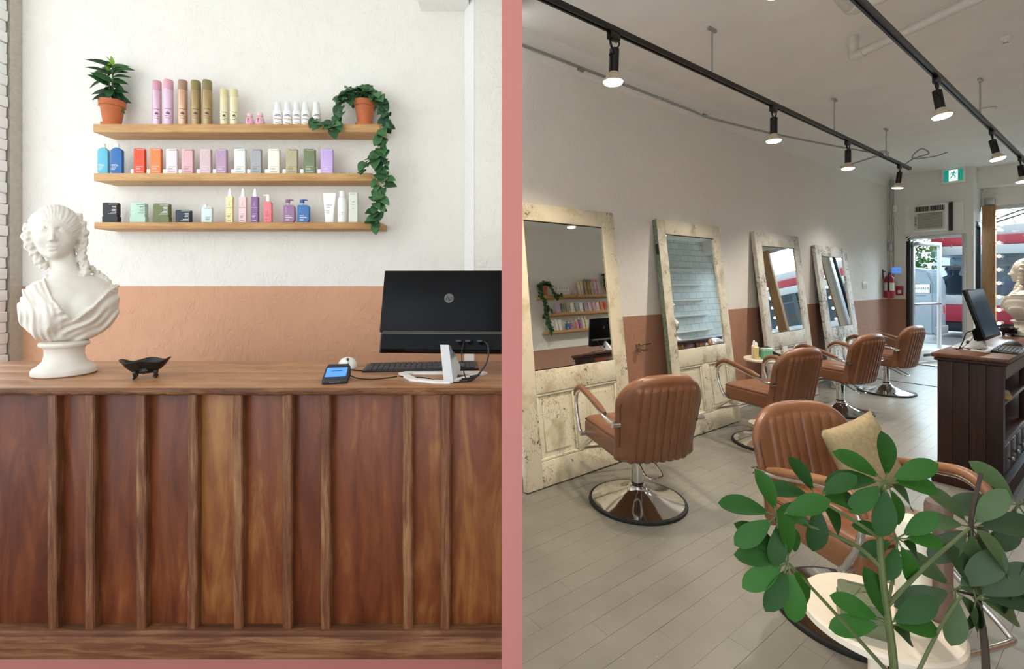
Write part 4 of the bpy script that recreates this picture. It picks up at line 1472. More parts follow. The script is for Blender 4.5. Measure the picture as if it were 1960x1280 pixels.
# ------------------------------------------------------------------ salvaged doors with mirrors
def mirror_door(label, a0, a1, mat, zm0, zm1, edge=None, panels=2, stile=.145, hgt=2.035, qb=2.55, hinge=None):
    w = a1 - a0
    ang = math.asin((QW - .027 - qb) / hgt)
    t = thing('mirror_door', label, 'mirror', S((a0 + a1) / 2, qb, .006), SA, 'old doors with mirrors')
    t.rotation_euler = Matrix.Rotation(SA, 3, 'Z').to_4x4().to_3x3().to_euler()
    t.rotation_mode = 'XYZ'
    t.rotation_euler = (-ang, 0, SA)
    T = .022
    hw = w / 2
    E = edge or mat
    def b(name, x0, x1, z0, z1, y0=-T, y1=T, bev=.003, m=mat):
        bm = bm_new()
        cx_, cz_ = (x0 + x1) / 2, (z0 + z1) / 2
        bm_box(bm, x0 - cx_, x1 - cx_, y0, y1, z0 - cz_, z1 - cz_, bev)
        return obj(name, bm, m, t, (cx_, 0, cz_))
    b('stile', -hw, -hw + stile, 0, hgt)
    b('stile', hw - stile, hw, 0, hgt)
    i0, i1 = -hw + stile + .0008, hw - stile - .0008
    b('top_rail', i0, i1, zm1, hgt - .001)
    b('lock_rail', i0, i1, zm0 - .16, zm0)
    b('bottom_rail', i0, i1, 0.001, .17)
    if edge:
        b('green_edge', -hw - .002, -hw, 0, hgt, -T + .002, T, 0, edge)
    # mirror with thin dark rebate
    b('mirror_rebate', i0 + .001, i1 - .001, zm0 + .001, zm1 - .001, -.006, .008, 0, M_BLACKM)
    b('mirror_glass', i0 + .008, i1 - .008, zm0 + .008, zm1 - .008, -.0085, -.0065, 0, M_MIRROR)
    z0, z1 = .17, zm0 - .16
    n = panels
    mw = .11
    pwid = (i1 - i0 - mw * (n - 1)) / n
    for k in range(n):
        x0 = i0 + k * (pwid + mw)
        x1 = x0 + pwid
        if k < n - 1:
            b('mullion', x1, x1 + mw, z0 + .001, z1 - .001)
        bm = bm_new()
        c0, c1 = (x0 + x1) / 2, (z0 + z1) / 2
        bm_box(bm, x0 - c0, x1 - c0, -.004, .010, z0 - c1, z1 - c1)
        bm_box(bm, x0 - c0 + .055, x1 - c0 - .055, -.011, -.003, z0 - c1 + .055, z1 - c1 - .055, .006, 1)
        obj('panel', bm, mat, t, (c0, 0, c1))
        bm = bm_new()
        for (xa, xb, za, zb_) in ((x0, x1, z1 - .022, z1), (x0, x1, z0, z0 + .022), (x0, x0 + .022, z0 + .022, z1 - .022), (x1 - .022, x1, z0 + .022, z1 - .022)):
            bm_box(bm, xa - c0 + .001, xb - c0 - .001, -.017, -.004, za - c1 + .001, zb_ - c1 - .001, .005, 1)
        obj('moulding', bm, mat, t, (c0, 0, c1))
    if hinge:
        for z in hinge:
            box('hinge', plain('#3a332b', .6, .4), t, -hw - .004, -hw, -.016, .016, z - .05, z + .05)
    return t
M_GREENEDGE = plain('#76866f', .7, 0, .2)
mirror_door('cream door mirror reflecting the shelves, crazed paint, beside the pink partition', 2.03, 3.167, M_DOOR1, .80, 1.905, panels=2)
mirror_door('pale door mirror with green edge behind the first styling chair', 3.77, 4.85, M_DOOR2, .80, 1.90, M_GREENEDGE, 2, stile=.125, hinge=(1.75,))
mirror_door('grey-white door mirror reflecting the lit window post behind the second styling chair', 5.61, 6.78, M_DOOR3, .83, 1.87, None, 3, stile=.15)
mirror_door('flaking white door mirror standing closest to the fire extinguisher', 7.30, 8.43, M_DOOR4, .80, 1.80, None, 2, stile=.17, hgt=1.95)

# ------------------------------------------------------------------ styling chairs
def chair_back_mesh():
    bm = bm_new()
    Hb, Wt, Wb, rc = .545, .292, .262, .17
    nx, nz = 160, 34
    rows = []
    for j in range(nz + 1):
        s_ = j / nz
        h = Hb * (1 - (1 - s_) ** 1.5)
        w = Wb + (Wt - Wb) * min(1, h / (Hb * .75))
        if h > Hb - rc:
            w = w - rc + math.sqrt(max(0, rc * rc - (h - (Hb - rc)) ** 2)) * .98 + .003
        T = .052 - .014 * h / Hb
        r = .05
        if h > Hb - r:
            T *= math.sqrt(max(.0025, 1 - ((h - (Hb - r)) / r) ** 2))
        elif h < .02:
            T *= .75 + .25 * h / .02
        front, back = [], []
        for i in range(nx + 1):
            tau = -1 + 2 * i / nx
            x = w * math.sin(PI / 2 * tau)
            e = max(0.0, 1 - abs(x / w) ** 5) ** .5
            g_ = 0
            if abs(x) < .2:
                g_ = .013 * (abs(math.sin(PI * x / .0525)) ** .55)
                fade = min(1, max(0, (Hb - .055 - h) / .02)) * min(1, max(0, (.2 - abs(x)) / .008))
                g_ *= fade
            bow = .035 * (x / .27) ** 2
            zz = h - .05 * (x / .29) ** 2 * (h / .545) ** 2
            front.append((x, -T * e - g_ * .8 - bow, zz))
            back.append((x, T * e + g_ * 1.1 - bow, zz))
        loop = front + back[::-1][1:-1]
        rows.append([bm.verts.new(p) for p in loop])
    m = len(rows[0])
    for A, B in zip(rows, rows[1:]):
        for i in range(m):
            k = (i + 1) % m
            bm.faces.new((A[i], A[k], B[k], B[i]))
    bm.faces.new(list(reversed(rows[0]))); bm.faces.new(rows[-1])
    return finish('backrest', bm, 70)

def back_outline(yf, inset=.02):
    Hb, Wt, Wb, rc = .545, .292, .262, .17
    pts = []
    hs = [0, .1, .2, .3, Hb - rc] + [Hb - rc + rc * math.sin(a * PI / 16) for a in range(1, 8)]
    L_ = []
    for h in hs:
        w = Wb + (Wt - Wb) * min(1, h / (Hb * .75))
        if h > Hb - rc:
            w = w - rc + math.sqrt(max(0, rc * rc - (h - (Hb - rc)) ** 2)) * .98
        L_.append((w - inset, h - (inset * .6 if h > .3 else 0)))
    T = lambda h: (.052 - .014 * h / Hb) * (1 if h < Hb - .05 else max(.35, 1 - ((h - Hb + .05) / .05) ** 2 * .65))
    f = lambda w, h: (w, yf * T(h) * .52 - .035 * (w / .27) ** 2, h - .05 * (w / .29) ** 2 * (h / .545) ** 2)
    pts = [f(w, h) for w, h in L_]
    left = [(-p[0], p[1], p[2]) for p in pts][::-1]
    return spline(pts + left, 3)

ME_BACK = chair_back_mesh()
def seat_mesh():
    bm = bm_new()
    n, m = 60, 26
    rows = []
    for j in range(m + 1):
        y = -.25 + .50 * j / m
        row = []
        for i in range(n + 1):
            x = -.25 + .50 * i / n
            ex = max(0, 1 - abs(x / .251) ** 8) ** .5
            ey = max(0, 1 - abs((y - 0) / .251) ** 8) ** .5
            z = .035 * min(ex, ey) + .008 * (1 - (x / .25) ** 2)
            if abs(x) < .14 and -.2 < y:
                z += .007 * abs(math.sin(PI * x / .047)) ** .6 * min(1, (y + .2) / .02)
            row.append(bm.verts.new((x, y, z)))
        rows.append(row)
    for A, B in zip(rows, rows[1:]):
        for i in range(n):
            bm.faces.new((A[i], A[i + 1], B[i + 1], B[i]))
    return finish('seat_cushion', bm, 70)
ME_SEAT = seat_mesh()

def make_chair(label, loc, facing, group='styling chairs', fm=M_LEATHER, lift=0.0, pump=True):
    """origin on the floor, front towards local -y"""
    rz = math.atan2(facing[0], -facing[1])
    t = thing('styling_chair', label, 'chair', loc, rz, group)
    b = lathe('base_disc', M_CHROME, t, [(.298, .006), (.294, .022), (.22, .037), (.14, .058), (.085, .082), (.062, .10), (.058, .108), (0, .108)], 64)
    lathe('rubber_rim', M_RUBBER, b, [(.285, 0), (.312, 0), (.315, .008), (.312, .018), (.296, .022), (.29, .01)], 64)
    c = lathe('column', M_CHROME, t, [(.05, .10), (.05, .118), (.038, .124), (.038, .30), (.046, .305), (.046, .345), (.026, .35), (.026, .40 + lift)], 32)
    lathe('column_collar', M_BLACK, c, [(.0385, .125), (.0395, .127), (.0395, .135), (.0385, .137)], 32)
    bm = bm_new()
    bm_tube(bm, spline([(-.045, .02, .322), (-.05, .09, .318), (-.048, .15, .290), (-.046, .22, .262), (-.02, .245, .255), (.04, .245, .255), (.066, .22, .262), (.062, .15, .290), (.05, .08, .318), (.045, .02, .322)], 5), .0062, 8)
    obj('pump_lever', bm, M_CHROME, t)
    z = lift
    st_ = box('seat_base', fm, t, -.262, .262, -.27, .24, .37 + z, .50 + z, .028, 4, angle=60)
    link('seat_cushion', ME_SEAT, fm, t, (0, -.015, .492 + z))
    tube('seat_piping', M_PIPING, st_, spline([(-.254, -.262, .492 + z), (.254, -.262, .492 + z), (.256, .2, .492 + z), (-.256, .2, .492 + z)], 1, True), .0035, 6, True)
    lean = math.radians(-13)
    bk = link('backrest', ME_BACK, fm, t, (0, .215, .365 + z), (lean, 0, 0))
    tube('piping', M_PIPING, bk, back_outline(1), .0036, 6)
    tube('piping', M_PIPING, bk, back_outline(-1), .0036, 6)
    for s_ in (-1, 1):
        x = s_ * .305
        arm = spline([(s_ * .282, .255, .60 + z), (x, .20, .612 + z), (x, .05, .648 + z), (x, -.13, .692 + z), (x, -.22, .70 + z), (x, -.285, .665 + z), (x, -.305, .60 + z), (x, -.285, .52 + z), (x, -.235, .42 + z), (x * .9, -.225, .405 + z)], 5)
        a_ = tube('arm_frame', M_CHROME, t, arm, .0135, 12)
        pad = spline([(x, .15, .641 + z), (x, .05, .666 + z), (x, -.13, .710 + z), (x, -.22, .721 + z), (x, -.285, .692 + z), (x, -.318, .645 + z)], 5)
        n = len(pad)
        tube('arm_pad', fm, a_, pad, [.021 * min(1, .55 + 3 * i / n, .55 + 3 * (n - 1 - i) / n) for i in range(n)], 14, flat=1.0)
        for (yy, zz) in ((.255, .60 + z), (-.225, .405 + z)):
            bm = bm_new()
            bmesh.ops.create_cone(bm, cap_ends=True, segments=14, radius1=.017, radius2=.017, depth=.05, matrix=Matrix.Translation((s_ * .285, yy, zz)) @ Matrix.Rotation(PI / 2, 4, 'Y'))
            obj('bolt_boss', bm, M_CHROME, a_)
    tube('footrest', M_CHROME, t, spline([(-.2, -.2, .385 + z), (-.2, -.33, .30 + z), (-.2, -.425, .235 + z), (-.16, -.45, .222 + z), (.16, -.45, .222 + z), (.2, -.425, .235 + z), (.2, -.33, .30 + z), (.2, -.2, .385 + z)], 5), .0115, 10)
    return t
def dirv(deg):
    """facing direction: 0 = straight at the mirror wall, positive turns towards the far door"""
    d = S(math.sin(math.radians(deg)), math.cos(math.radians(deg)))
    return (d.x, d.y)
make_chair('brown leather styling chair turned away, in front of the cream door mirror', S(2.543, 2.017, 0), dirv(22))
make_chair('brown styling chair in front of the pale door mirror with green edge', S(4.40, 2.03, 0), dirv(14))
make_chair('brown styling chair in front of the grey-white door mirror', S(6.10, 2.06, 0), dirv(12))
make_chair('brown styling chair furthest down the row, closest to the glass door', S(7.64, 2.06, 0), dirv(10))
fc = make_chair('brown styling chair with olive cushion facing the white side table', (1.49, 2.09, 0), (0.22, -0.975), fm=M_LEATHER2, lift=-.05)
# cushion on the chair
def cushion_mesh(w, h, T):
    bm = bm_new()
    n = 16
    top, bot = [], []
    for j in range(n + 1):
        r1, r2 = [], []
        for i in range(n + 1):
            x, y = -1 + 2 * i / n, -1 + 2 * j / n
            pin = 1 - .07 * (1 - x * x) * abs(y) - 0
            pinx = 1 - .07 * (1 - y * y) * abs(x)
            zz = T * (max(0, (1 - x ** 4) * (1 - y ** 4)) ** .55)
            P = (x * w / 2 * pinx, 0, y * h / 2 * pin)
            r1.append(bm.verts.new((P[0], -zz, P[2])))
            r2.append(r1[-1] if (i in (0, n) or j in (0, n)) else bm.verts.new((P[0], zz, P[2])))
        top.append(r1); bot.append(r2)
    for j in range(n):
        for i in range(n):
            bm.faces.new((top[j][i], top[j][i + 1], top[j + 1][i + 1], top[j + 1][i]))
            bm.faces.new((bot[j][i], bot[j + 1][i], bot[j + 1][i + 1], bot[j][i + 1]))
    return finish('cushion', bm, 80)
fabric = NT('olive_cloth')
fabric.color(fabric.ramp(fabric.noise(fabric.coords(), 60, 4), [(.3, srgb('#8a7a58')), (.7, srgb('#a09070'))])); fabric.set(.85)
o = link('seat_cushion', cushion_mesh(.33, .33, .05), fabric.m)
o.name = 'throw_cushion'
cm = Matrix.Translation(fc.location) @ Matrix.Rotation(fc.rotation_euler.z, 4, 'Z')
o.matrix_world = cm @ Matrix.Translation((.115, .05, .655)) @ Matrix.Rotation(math.radians(-22), 4, 'X') @ Matrix.Rotation(math.radians(-13), 4, 'Y')
tag(o, 'square olive cushion leaning in the tan styling chair', 'cushion')

# ------------------------------------------------------------------ little table between the mirrors
def round_table(label, loc, r, h, group):
    t = thing('side_table', label, 'table', loc, 0, group)
    lathe('table_top', M_TABLE, t, [(r - .012, h - .028), (r, h - .02), (r, h - .006), (r - .006, h), (0, h)], 64)
    lathe('table_leg', M_TABLE, t, [(.022, .02), (.02, h - .028), (.06, h - .0285)], 24)
    lathe('table_foot', M_TABLE, t, [(r * .72, 0), (r * .74, .006), (r * .5, .016), (.03, .03), (0, .03)], 48)
    return t
M_TABLE = plain('#ddcfbb', .35, 0, .015)
a_, t_ = sal_on_q(1462, 2.35)
tz = zat(685, t_)
TP = S(a_, 2.35)
round_table('small white side table between two mirrors with a hair dryer on it', (TP.x, TP.y, 0), .19, tz, 'white side tables')
def at_table(du, dq):
    p = S(a_ + du, 2.35 + dq)
    return (p.x, p.y, tz)
def small_bottle(label, loc, hexc, r=.02, h=.12, cap='#f0eee9'):
    t = thing('product_bottle', label, 'bottle', loc, 0)
    lathe('bottle_body', plain(hexc, .3), t, [(r * .95, 0), (r, .003), (r, h * .68), (r * .5, h * .74)], 20)
    lathe('nozzle', plain(cap, .35), t, [(r * .55, h * .74), (r * .55, h * .86), (r * .3, h), (0, h)], 16)
small_bottle('yellow spray bottle on the small table between mirrors', at_table(-.12, .02), '#d9c88c', .028, .17)
small_bottle('pale pink spray bottle beside the yellow one between mirrors', at_table(-.06, .07), '#e6d2c6', .024, .18)
t = thing('green_jar', 'translucent green tub on the small table between mirrors', 'tub', at_table(-.05, -.05))
prism('tub_body', plain('#6fb795', .25), t, rrect(-.045, .045, -.04, .04, .012), 0, .085, 'z', .002)
prism('lid', plain('#a9c8b4', .3), t, rrect(-.046, .046, -.041, .041, .012), .086, .11, 'z', .002)
t = thing('hair_dryer', 'black hair dryer lying on the small white table', 'hair dryer', at_table(.13, .05), SA)
def taper(name, p, rr):
    tube(name, M_BLACK, t, p, rr, 14)
taper('barrel', [(-.06, 0, .05), (-.03, 0, .055), (.05, 0, .06), (.11, 0, .06)], [.03, .042, .042, .032])
taper('nozzle', [(-.11, 0, .045), (-.06, 0, .05)], [.018, .029])
taper('handle', [(.05, -.02, .055), (.04, -.09, .03), (.03, -.14, .018)], [.02, .017, .016])
tube('lead', M_BLACK, t, spline([(.03, -.14, .018), (-.02, -.17, .012), (-.1, -.13, .008), (-.12, -.03, .008), (-.06, .05, .008)], 5), .005, 6)

# chrome holder on the terracotta band, wall plates
a_, t_ = sal_on_q(1220, QW)
t = thing('dryer_holder', 'chrome hair dryer holder on the terracotta band between mirrors', 'holder', S(a_, QW, zat(662, t_)), SA)
box('wall_plate', M_CHROME, t, -.03, .03, -.006, 0, -.045, .02, .002)
bm = bm_new()
bm_prism(bm, [(-.025, .0), (.025, 0), (.012, -.05), (-.012, -.05)], -.05, -.007, 'y')
obj('cup', bm, M_CHROME, t)
tube('rod', M_CHROME, t, [(-.04, -.03, .006), (.16, -.03, .014)], .005, 8)
a_, t_ = sal_on_q(1655, QW)
t = thing('switch_plate', 'white four-gang switch plate on the wall between mirror and extinguisher', 'switch', S(a_, QW, zat(546, t_)), SA)
box('plate', M_WHITEGLOSS, t, -.12, .12, -.008, 0, -.058, .058, .003)
for k in range(4):
    box('rocker', M_WHITE, t, -.10 + k * .054, -.062 + k * .054, -.013, -.008, -.034, .034, .002)

# fire extinguisher in the corner
t = thing('fire_extinguisher', 'red fire extinguisher hung in the corner by the door', 'fire extinguisher', S(AF - .26, QW - .085, zat(570, 8.45)), SA)
mr = plain('#a9243a', .3, 0, .04)
lathe('cylinder', mr, t, [(.06, 0), (.072, .01), (.072, .33), (.06, .37), (.03, .4), (.024, .405)], 28)
lathe('label_band', plain('#e9e4dc', .5), t, [(.0728, .13), (.0728, .27)], 28)
lathe('valve', M_BLACK, t, [(.02, .40), (.022, .45), (.012, .46), (0, .46)], 16)
box('lever', M_BLACK, t, -.012, .012, -.11, .03, .455, .468, .002, rot=(-.35, 0, 0))
tube('hose', M_BLACK, t, spline([(-.02, 0, .44), (-.075, -.01, .40), (-.088, -.01, .3), (-.084, -.01, .12)], 5), .013, 8)
tube('hanger_strap', M_BLACK, t, [(-.05, .075, .34), (-.05, .078, .50)], .008, 6)
t = thing('alarm_pull', 'small red alarm box just beside the fire extinguisher', 'alarm', S(AF, QW - .17, zat(556, 8.5)), SA - PI / 2)
box('alarm_body', mr, t, -.05, .05, -.05, 0, -.08, .08, .006)
box('alarm_label', M_WHITE, t, -.02, .03, -.052, -.05, -.05, .01)
q_, t_ = sal_on_a(1716, AF)
t = thing('thermostat', 'wall thermostat with lit blue screen above the light switch', 'control panel', S(AF, q_, zat(517, t_)), SA - PI / 2)
box('panel_body', M_WHITEGLOSS, t, -.082, .082, -.025, 0, -.07, .068, .006)
scr2 = NT('panel_screen'); scr2.color(srgb('#3f78d0')); scr2.b.inputs['Emission Color'].default_value = srgb('#4f8de6'); scr2.b.inputs['Emission Strength'].default_value = .7
box('screen', scr2.m, t, -.068, .068, -.0262, -.025, -.05, .05)
for x in (-.03, .03):
    box('screen_icon', M_WHITE, t, x - .012, x + .012, -.0268, -.0262, -.008, .012)
q_, t_ = sal_on_a(1711, AF)
t = thing('light_switch', 'single beige light switch below the blue wall panel', 'switch', S(AF, q_, zat(543, t_)), SA - PI / 2)
box('plate', plain('#d8d2c6', .5), t, -.036, .036, -.006, 0, -.058, .058, .003)
box('toggle', M_WHITE, t, -.012, .012, -.014, -.006, -.026, .026, .002)

# corner conduit with box
t = thing('corner_conduit', 'steel conduit running down the corner beside the door wall', 'conduit', S(AF - .04, QW - .05, 1.2), SA)
tube('pipe', M_GALV, t, [(0, 0, .0), (0, 0, 2.05)], .014, 10)
box('junction_box', M_GALV, t, -.035, .035, -.03, .03, .78, .93, .006)
tube('wire', M_GREY, t, spline([(.03, -.03, 0), (.03, -.035, .6), (.03, -.03, 1.3), (.03, -.03, 2.05)], 4), .004, 6)
# sensor with drooping white wire
q_, t_ = sal_on_a(1715, AF)
t = thing('door_sensor', 'small white sensor with drooping wire beside the air conditioner', 'sensor', S(AF, q_, zat(400, t_)), SA - PI / 2)
box('sensor_body', M_WHITEGLOSS, t, -.03, .03, -.05, 0, -.06, .06, .008)
tube('wire', M_WHITE, t, spline([(-.01, -.02, -.06), (-.03, -.01, -.1), (.02, -.02, -.3), (.12, -.03, -.55), (.2, -.03, -.56), (.3, -.04, -.45), (.42, -.06, -.38)], 5), .006, 6)

# window air conditioner over the door
qa, ta = sal_on_a(1753, AF); qb, tb = sal_on_a(1817, AF)
qp0, tp0 = sal_on_a(1734, AF); qp1, tp1 = sal_on_a(1845, AF)
zt, zb_ = 2.76, 2.28
cxq = (qa + qb) / 2
# local frame: x runs from the mirror wall towards the window, -y into the room
t = thing('air_conditioner', 'white window air conditioner set above the glass door', 'air conditioner', S(AF, cxq, zb_), SA - PI / 2)
hw = (qa - qb) / 2
x0, x1 = -(qp0 - cxq), (cxq - qp1)
box('panel_left', M_WHITEGLOSS, t, x0, -hw, -.03, 0, -.01, zt - zb_ - .03, .003).name = 'filler_panel'
box('filler_panel', M_WHITE, t, hw + .05, x1, -.03, 0, .0, zt - zb_ - .02, .003)
box('side_gap', M_BLACK, t, hw, hw + .05, -.045, 0, 0, zt - zb_ - .01)
box('housing', M_WHITEGLOSS, t, -hw, hw, -.16, 0, 0, zt - zb_ - .03, .008)
hh = zt - zb_ - .03
box('front_panel', plain('#d8d4c8', .5), t, -hw + .015, hw - .02, -.168, -.16, .02, hh - .02, .003)
box('grille_backing', plain('#8a8d86', .6), t, -hw + .06, hw - .05, -.1695, -.168, .045, hh * .68)
for k in range(11):
    z = .052 + k * (hh * .68 - .06) / 11
    box('grille_slat', plain('#c3c3b8', .5), t, -hw + .06, hw - .05, -.178, -.169, z, z + .009)
for s0, s1 in ((-hw + .03, -.005), (.005, hw - .03)):
    box('vent', M_DARK, t, s0, s1, -.1695, -.168, hh * .75, hh * .93)
    for k in range(7):
        x = s0 + .008 + k * (s1 - s0 - .02) / 6
        box('vent_fin', plain('#b9b7ad', .5), t, x, x + .005, -.176, -.169, hh * .76, hh * .92)
box('control_strip', plain('#b8b6aa', .5), t, -hw + .022, -hw + .05, -.1705, -.168, hh * .2, hh * .6)
for z in (.28, .4, .52):
    lathe('knob', M_DARK, t, [(.008, 0), (.008, .01), (0, .01)], 12, loc=(-hw + .036, -.17, hh * z), rot=(PI / 2, 0, 0))
tube('power_lead', M_WHITEGLOSS, t, spline([(-hw + .02, -.1, .0), (-hw - .05, -.08, -.06), (-hw - .13, -.05, -.12), (x0 + .02, -.04, -.14)], 5), .009, 7)

# exit sign
qe0, te0 = sal_on_a(1804, AF); qe1, te1 = sal_on_a(1850, AF)
t = thing('exit_sign', 'green running man exit sign over the door', 'exit sign', S(AF, (qe0 + qe1) / 2, zat(336, (te0 + te1) / 2)), SA - PI / 2)
w = (qe0 - qe1) / 2
box('sign_case', M_WHITEGLOSS, t, -w, w, -.07, 0, -.135, .125, .006)
ge = NT('exit_green'); ge.color(srgb('#0d8f78')); ge.b.inputs['Emission Color'].default_value = srgb('#12a088'); ge.b.inputs['Emission Strength'].default_value = .45
we = emit('exit_white', '#e8fff6', .9)
box('sign_face', ge.m, t, -w + .03, w - .03, -.0712, -.07, -.10, .09)
box('white_field', we, t, -.055, .055, -.0722, -.0712, -.095, .085)
bm = bm_new()          # running figure
def limb(p, r):
    bm_tube(bm, [(x, -.0735, z) for x, z in p], r, 6)
bm_ball(bm, (.012, -.0735, .062), (.012, .002, .012), 12, 8)
limb([(.008, .045), (-.006, .005)], .012)
limb([(-.004, .008), (.026, -.018), (.018, -.055)], .008)
limb([(-.006, .008), (-.022, -.03), (-.046, -.052)], .008)
limb([(.008, .042), (.034, .022), (.045, .035)], .006)
limb([(.006, .042), (-.026, .038), (-.034, .012)], .006)
obj('running_figure', bm, ge.m, t)
for s_ in (-1, 1):
    lathe('emergency_lamp', M_GALV, t, [(0, 0), (.03, .0), (.035, .03), (.02, .045), (0, .045)], 16, loc=(s_ * (w + .02), -.05, .15), rot=(PI / 2, 0, 0))
# ------------------------------------------------------------------ track lights
TZ = 2.95
def track(label, q, a0, a1, rods, group='ceiling tracks'):
    t = thing('light_track', label, 'track', S((a0 + a1) / 2, q, TZ), SA, group)
    L_ = (a1 - a0) / 2
    bm = bm_new()
    bm_prism(bm, [(-.019, -.016), (-.006, -.016), (-.006, -.006), (.006, -.006), (.006, -.016), (.019, -.016), (.019, .016), (-.019, .016)], -L_, L_, 'x')
    obj('rail', bm, M_BLACK, t, flat=True)
    box('end_cap', M_BLACKM, t, L_, L_ + .02, -.021, .021, -.018, .018, .002)
    for u in rods:
        a, tt = sal_on_q(u, q)
        x = a - (a0 + a1) / 2
        r = tube('hanger_rod', M_GALV, t, [(x, 0, .016), (x, 0, CZ - TZ)], .006, 8)
        box('ceiling_clip', M_GALV, r, x - .05, x + .05, -.012, .012, CZ - TZ - .02, CZ - TZ, .003)
    return t
track('long black light track hung over the styling chairs', 1.927, .9, 8.08, (1363, 1597, 1696))
track('long black light track hung nearer the salon counter', .935, 1.2, 9.6, (1876,))
M_BULB = emit('lamp_face', '#fff1d8', 9.0)
M_BULBSIDE = plain('#d9cbb0', .35, 0, .03)
def lamp(label, u, q, tilt=0.0, spin=0.0, power=88, tint=(1.0, .93, .82)):
    a, tt = sal_on_q(u, q)
    t = thing('track_spotlight', label, 'lamp', S(a, q, TZ - .016), SA + spin, 'track spotlights')
    box('track_adapter', M_BLACK, t, -.05, .035, -.017, .017, -.045, 0, .003)
    tube('bracket', M_BLACK, t, [(-.035, 0, -.04), (-.04, -.005, -.075), (-.03, -.02, -.135)], .0075, 8)
    tube('lead', M_BLACK, t, spline([(.03, 0, -.03), (.045, 0, -.05), (.03, 0, -.075), (0.005, 0, -.1)], 4), .005, 6)
    h = lathe('lamp_barrel', M_BLACK, t, [(.024, 0), (.029, -.004), (.029, -.135), (.024, -.138)], 24, loc=(0, 0, -.092), rot=(tilt, 0, 0))
    bb = lathe('bulb', M_BULBSIDE, h, [(.02, -.13), (.026, -.142), (.036, -.158), (.052, -.178), (.06, -.19), (.06, -.197)], 28)
    lathe('bulb_face', M_BULB, h, [(.0595, -.1971), (.052, -.208), (.03, -.214), (0, -.216)], 28)
    bm = bm_new(); bm_ball(bm, (-.031, 0, -.045), .011, 10, 8); obj('pivot_knob', bm, M_BLACK, h)
    l = bpy.data.lights.new('spot', 'SPOT')
    l.energy = power
    l.color = tint
    l.spot_size = math.radians(125)
    l.spot_blend = .8
    l.shadow_soft_size = .06
    lo = bpy.data.objects.new('lamp_light', l)
    COL.objects.link(lo)
    lo.parent = h
    lo.location = (0, 0, -.235)
    return t
lamp('track spotlight over the cream door mirror', 1176, 1.927, .05, 0, 95, (1.0, .83, .62))
lamp('track spotlight over the pale mirror, beyond the first hanger rod', 1481, 1.927, .0)
lamp('track spotlight over the third mirror door', 1623, 1.927, .0)
lamp('track spotlight at the very end of the track by the wall', 1722, 1.927, .12, 0, 40)
lamp('track spotlight on the counter-side track below the ceiling pipe', 1793, .935, -.15)
lamp('track spotlight on the counter-side track by the smoke detector', 1899, .935, -.2)
lamp('track spotlight furthest along the counter-side track', 1953, .935, -.1)
lamp('track spotlight on the counter-side track seen in the first mirror', 1480, .935, -.1)

# conduits, pipes and small ceiling fittings
t = thing('wall_conduit', 'thin steel conduit running along the top of the mirror wall', 'conduit', S(4.0, QW, 3.1), SA)
ZC = CZ - .12 - 3.1
tube('pipe', M_GALV, t, spline([(-2.0, -.025, ZC + .02), (0.2, -.025, ZC), (.7, -.03, ZC - .01), (1.5, -.25, ZC - .07), (2.4, -.62, -.08), (3.04, -.885, -.125)], 6), .012, 8)
for x in (-1.2, .62):
    tube('coupling', M_STEEL, t, [(x - .03, -.026, ZC), (x + .03, -.026, ZC - .003)], .0165, 10)
box('junction_box', M_GALV, t, 2.98, 3.12, -.93, -.85, -.15, -.09, .006)
tube('branch_pipe', M_GALV, t, [(3.08, -.86, -.12), (4.3, -.03, ZC - .02)], .012, 8)
tube('flexible_tail', M_GREY, t, spline([(3.95, -.87, -.12), (4.1, -.95, -.02), (4.3, -1.05, .05), (4.15, -1.0, .1), (4.2, -.9, .0), (4.6, -1.05, .06), (4.75, -1.15, .12)], 6), .008, 7)
M_PVC = plain('#d6d1c8', .45, 0, .03)
t = thing('ceiling_pipe', 'white pipe with elbow crossing under the ceiling behind the track', 'pipe', S(4.1, 1.0, 3.15), SA)
tube('pipe', M_PVC, t, [(.13, .30, 0), (-.32, -.9, 0)], .03, 14)
tube('elbow', M_PVC, t, spline([(.12, .27, 0), (.145, .335, .0), (.155, .35, .04), (.155, .35, .15)], 4), .036, 14)
t = thing('drain_elbow', 'fat white drain elbow under the ceiling near the tracks', 'pipe', S(3.5, 1.1, 3.18), SA)
tube('pipe', M_PVC, t, spline([(-.5, .02, .02), (-.1, .03, 0), (.03, .03, 0), (.06, -.02, 0), (.03, -.4, .02)], 5), .04, 14)
tube('collar', M_PVC, t, [(.0, .03, 0), (.045, .025, 0)], .047, 14)
t = thing('smoke_detector', 'round white smoke detector on the ceiling by the counter-side track', 'smoke detector', S(7.17, 1.05, CZ))
lathe('detector_body', M_WHITE, t, [(.075, 0), (.075, -.018), (.06, -.035), (.03, -.042), (0, -.042)], 28)
lathe('detector_ring', M_GREY, t, [(.0765, -.008), (.0765, -.012)], 28)
t = thing('ceiling_sensor', 'tiny round fitting alone on the salon ceiling', 'fitting', S(5.19, .656, CZ))
lathe('fitting_base', M_WHITE, t, [(.03, 0), (.03, -.01), (.012, -.015), (.012, -.04), (0, -.04)], 16)
lathe('fitting_tip', M_STEEL, t, [(.017, -.04), (.017, -.05), (0, -.05)], 12)

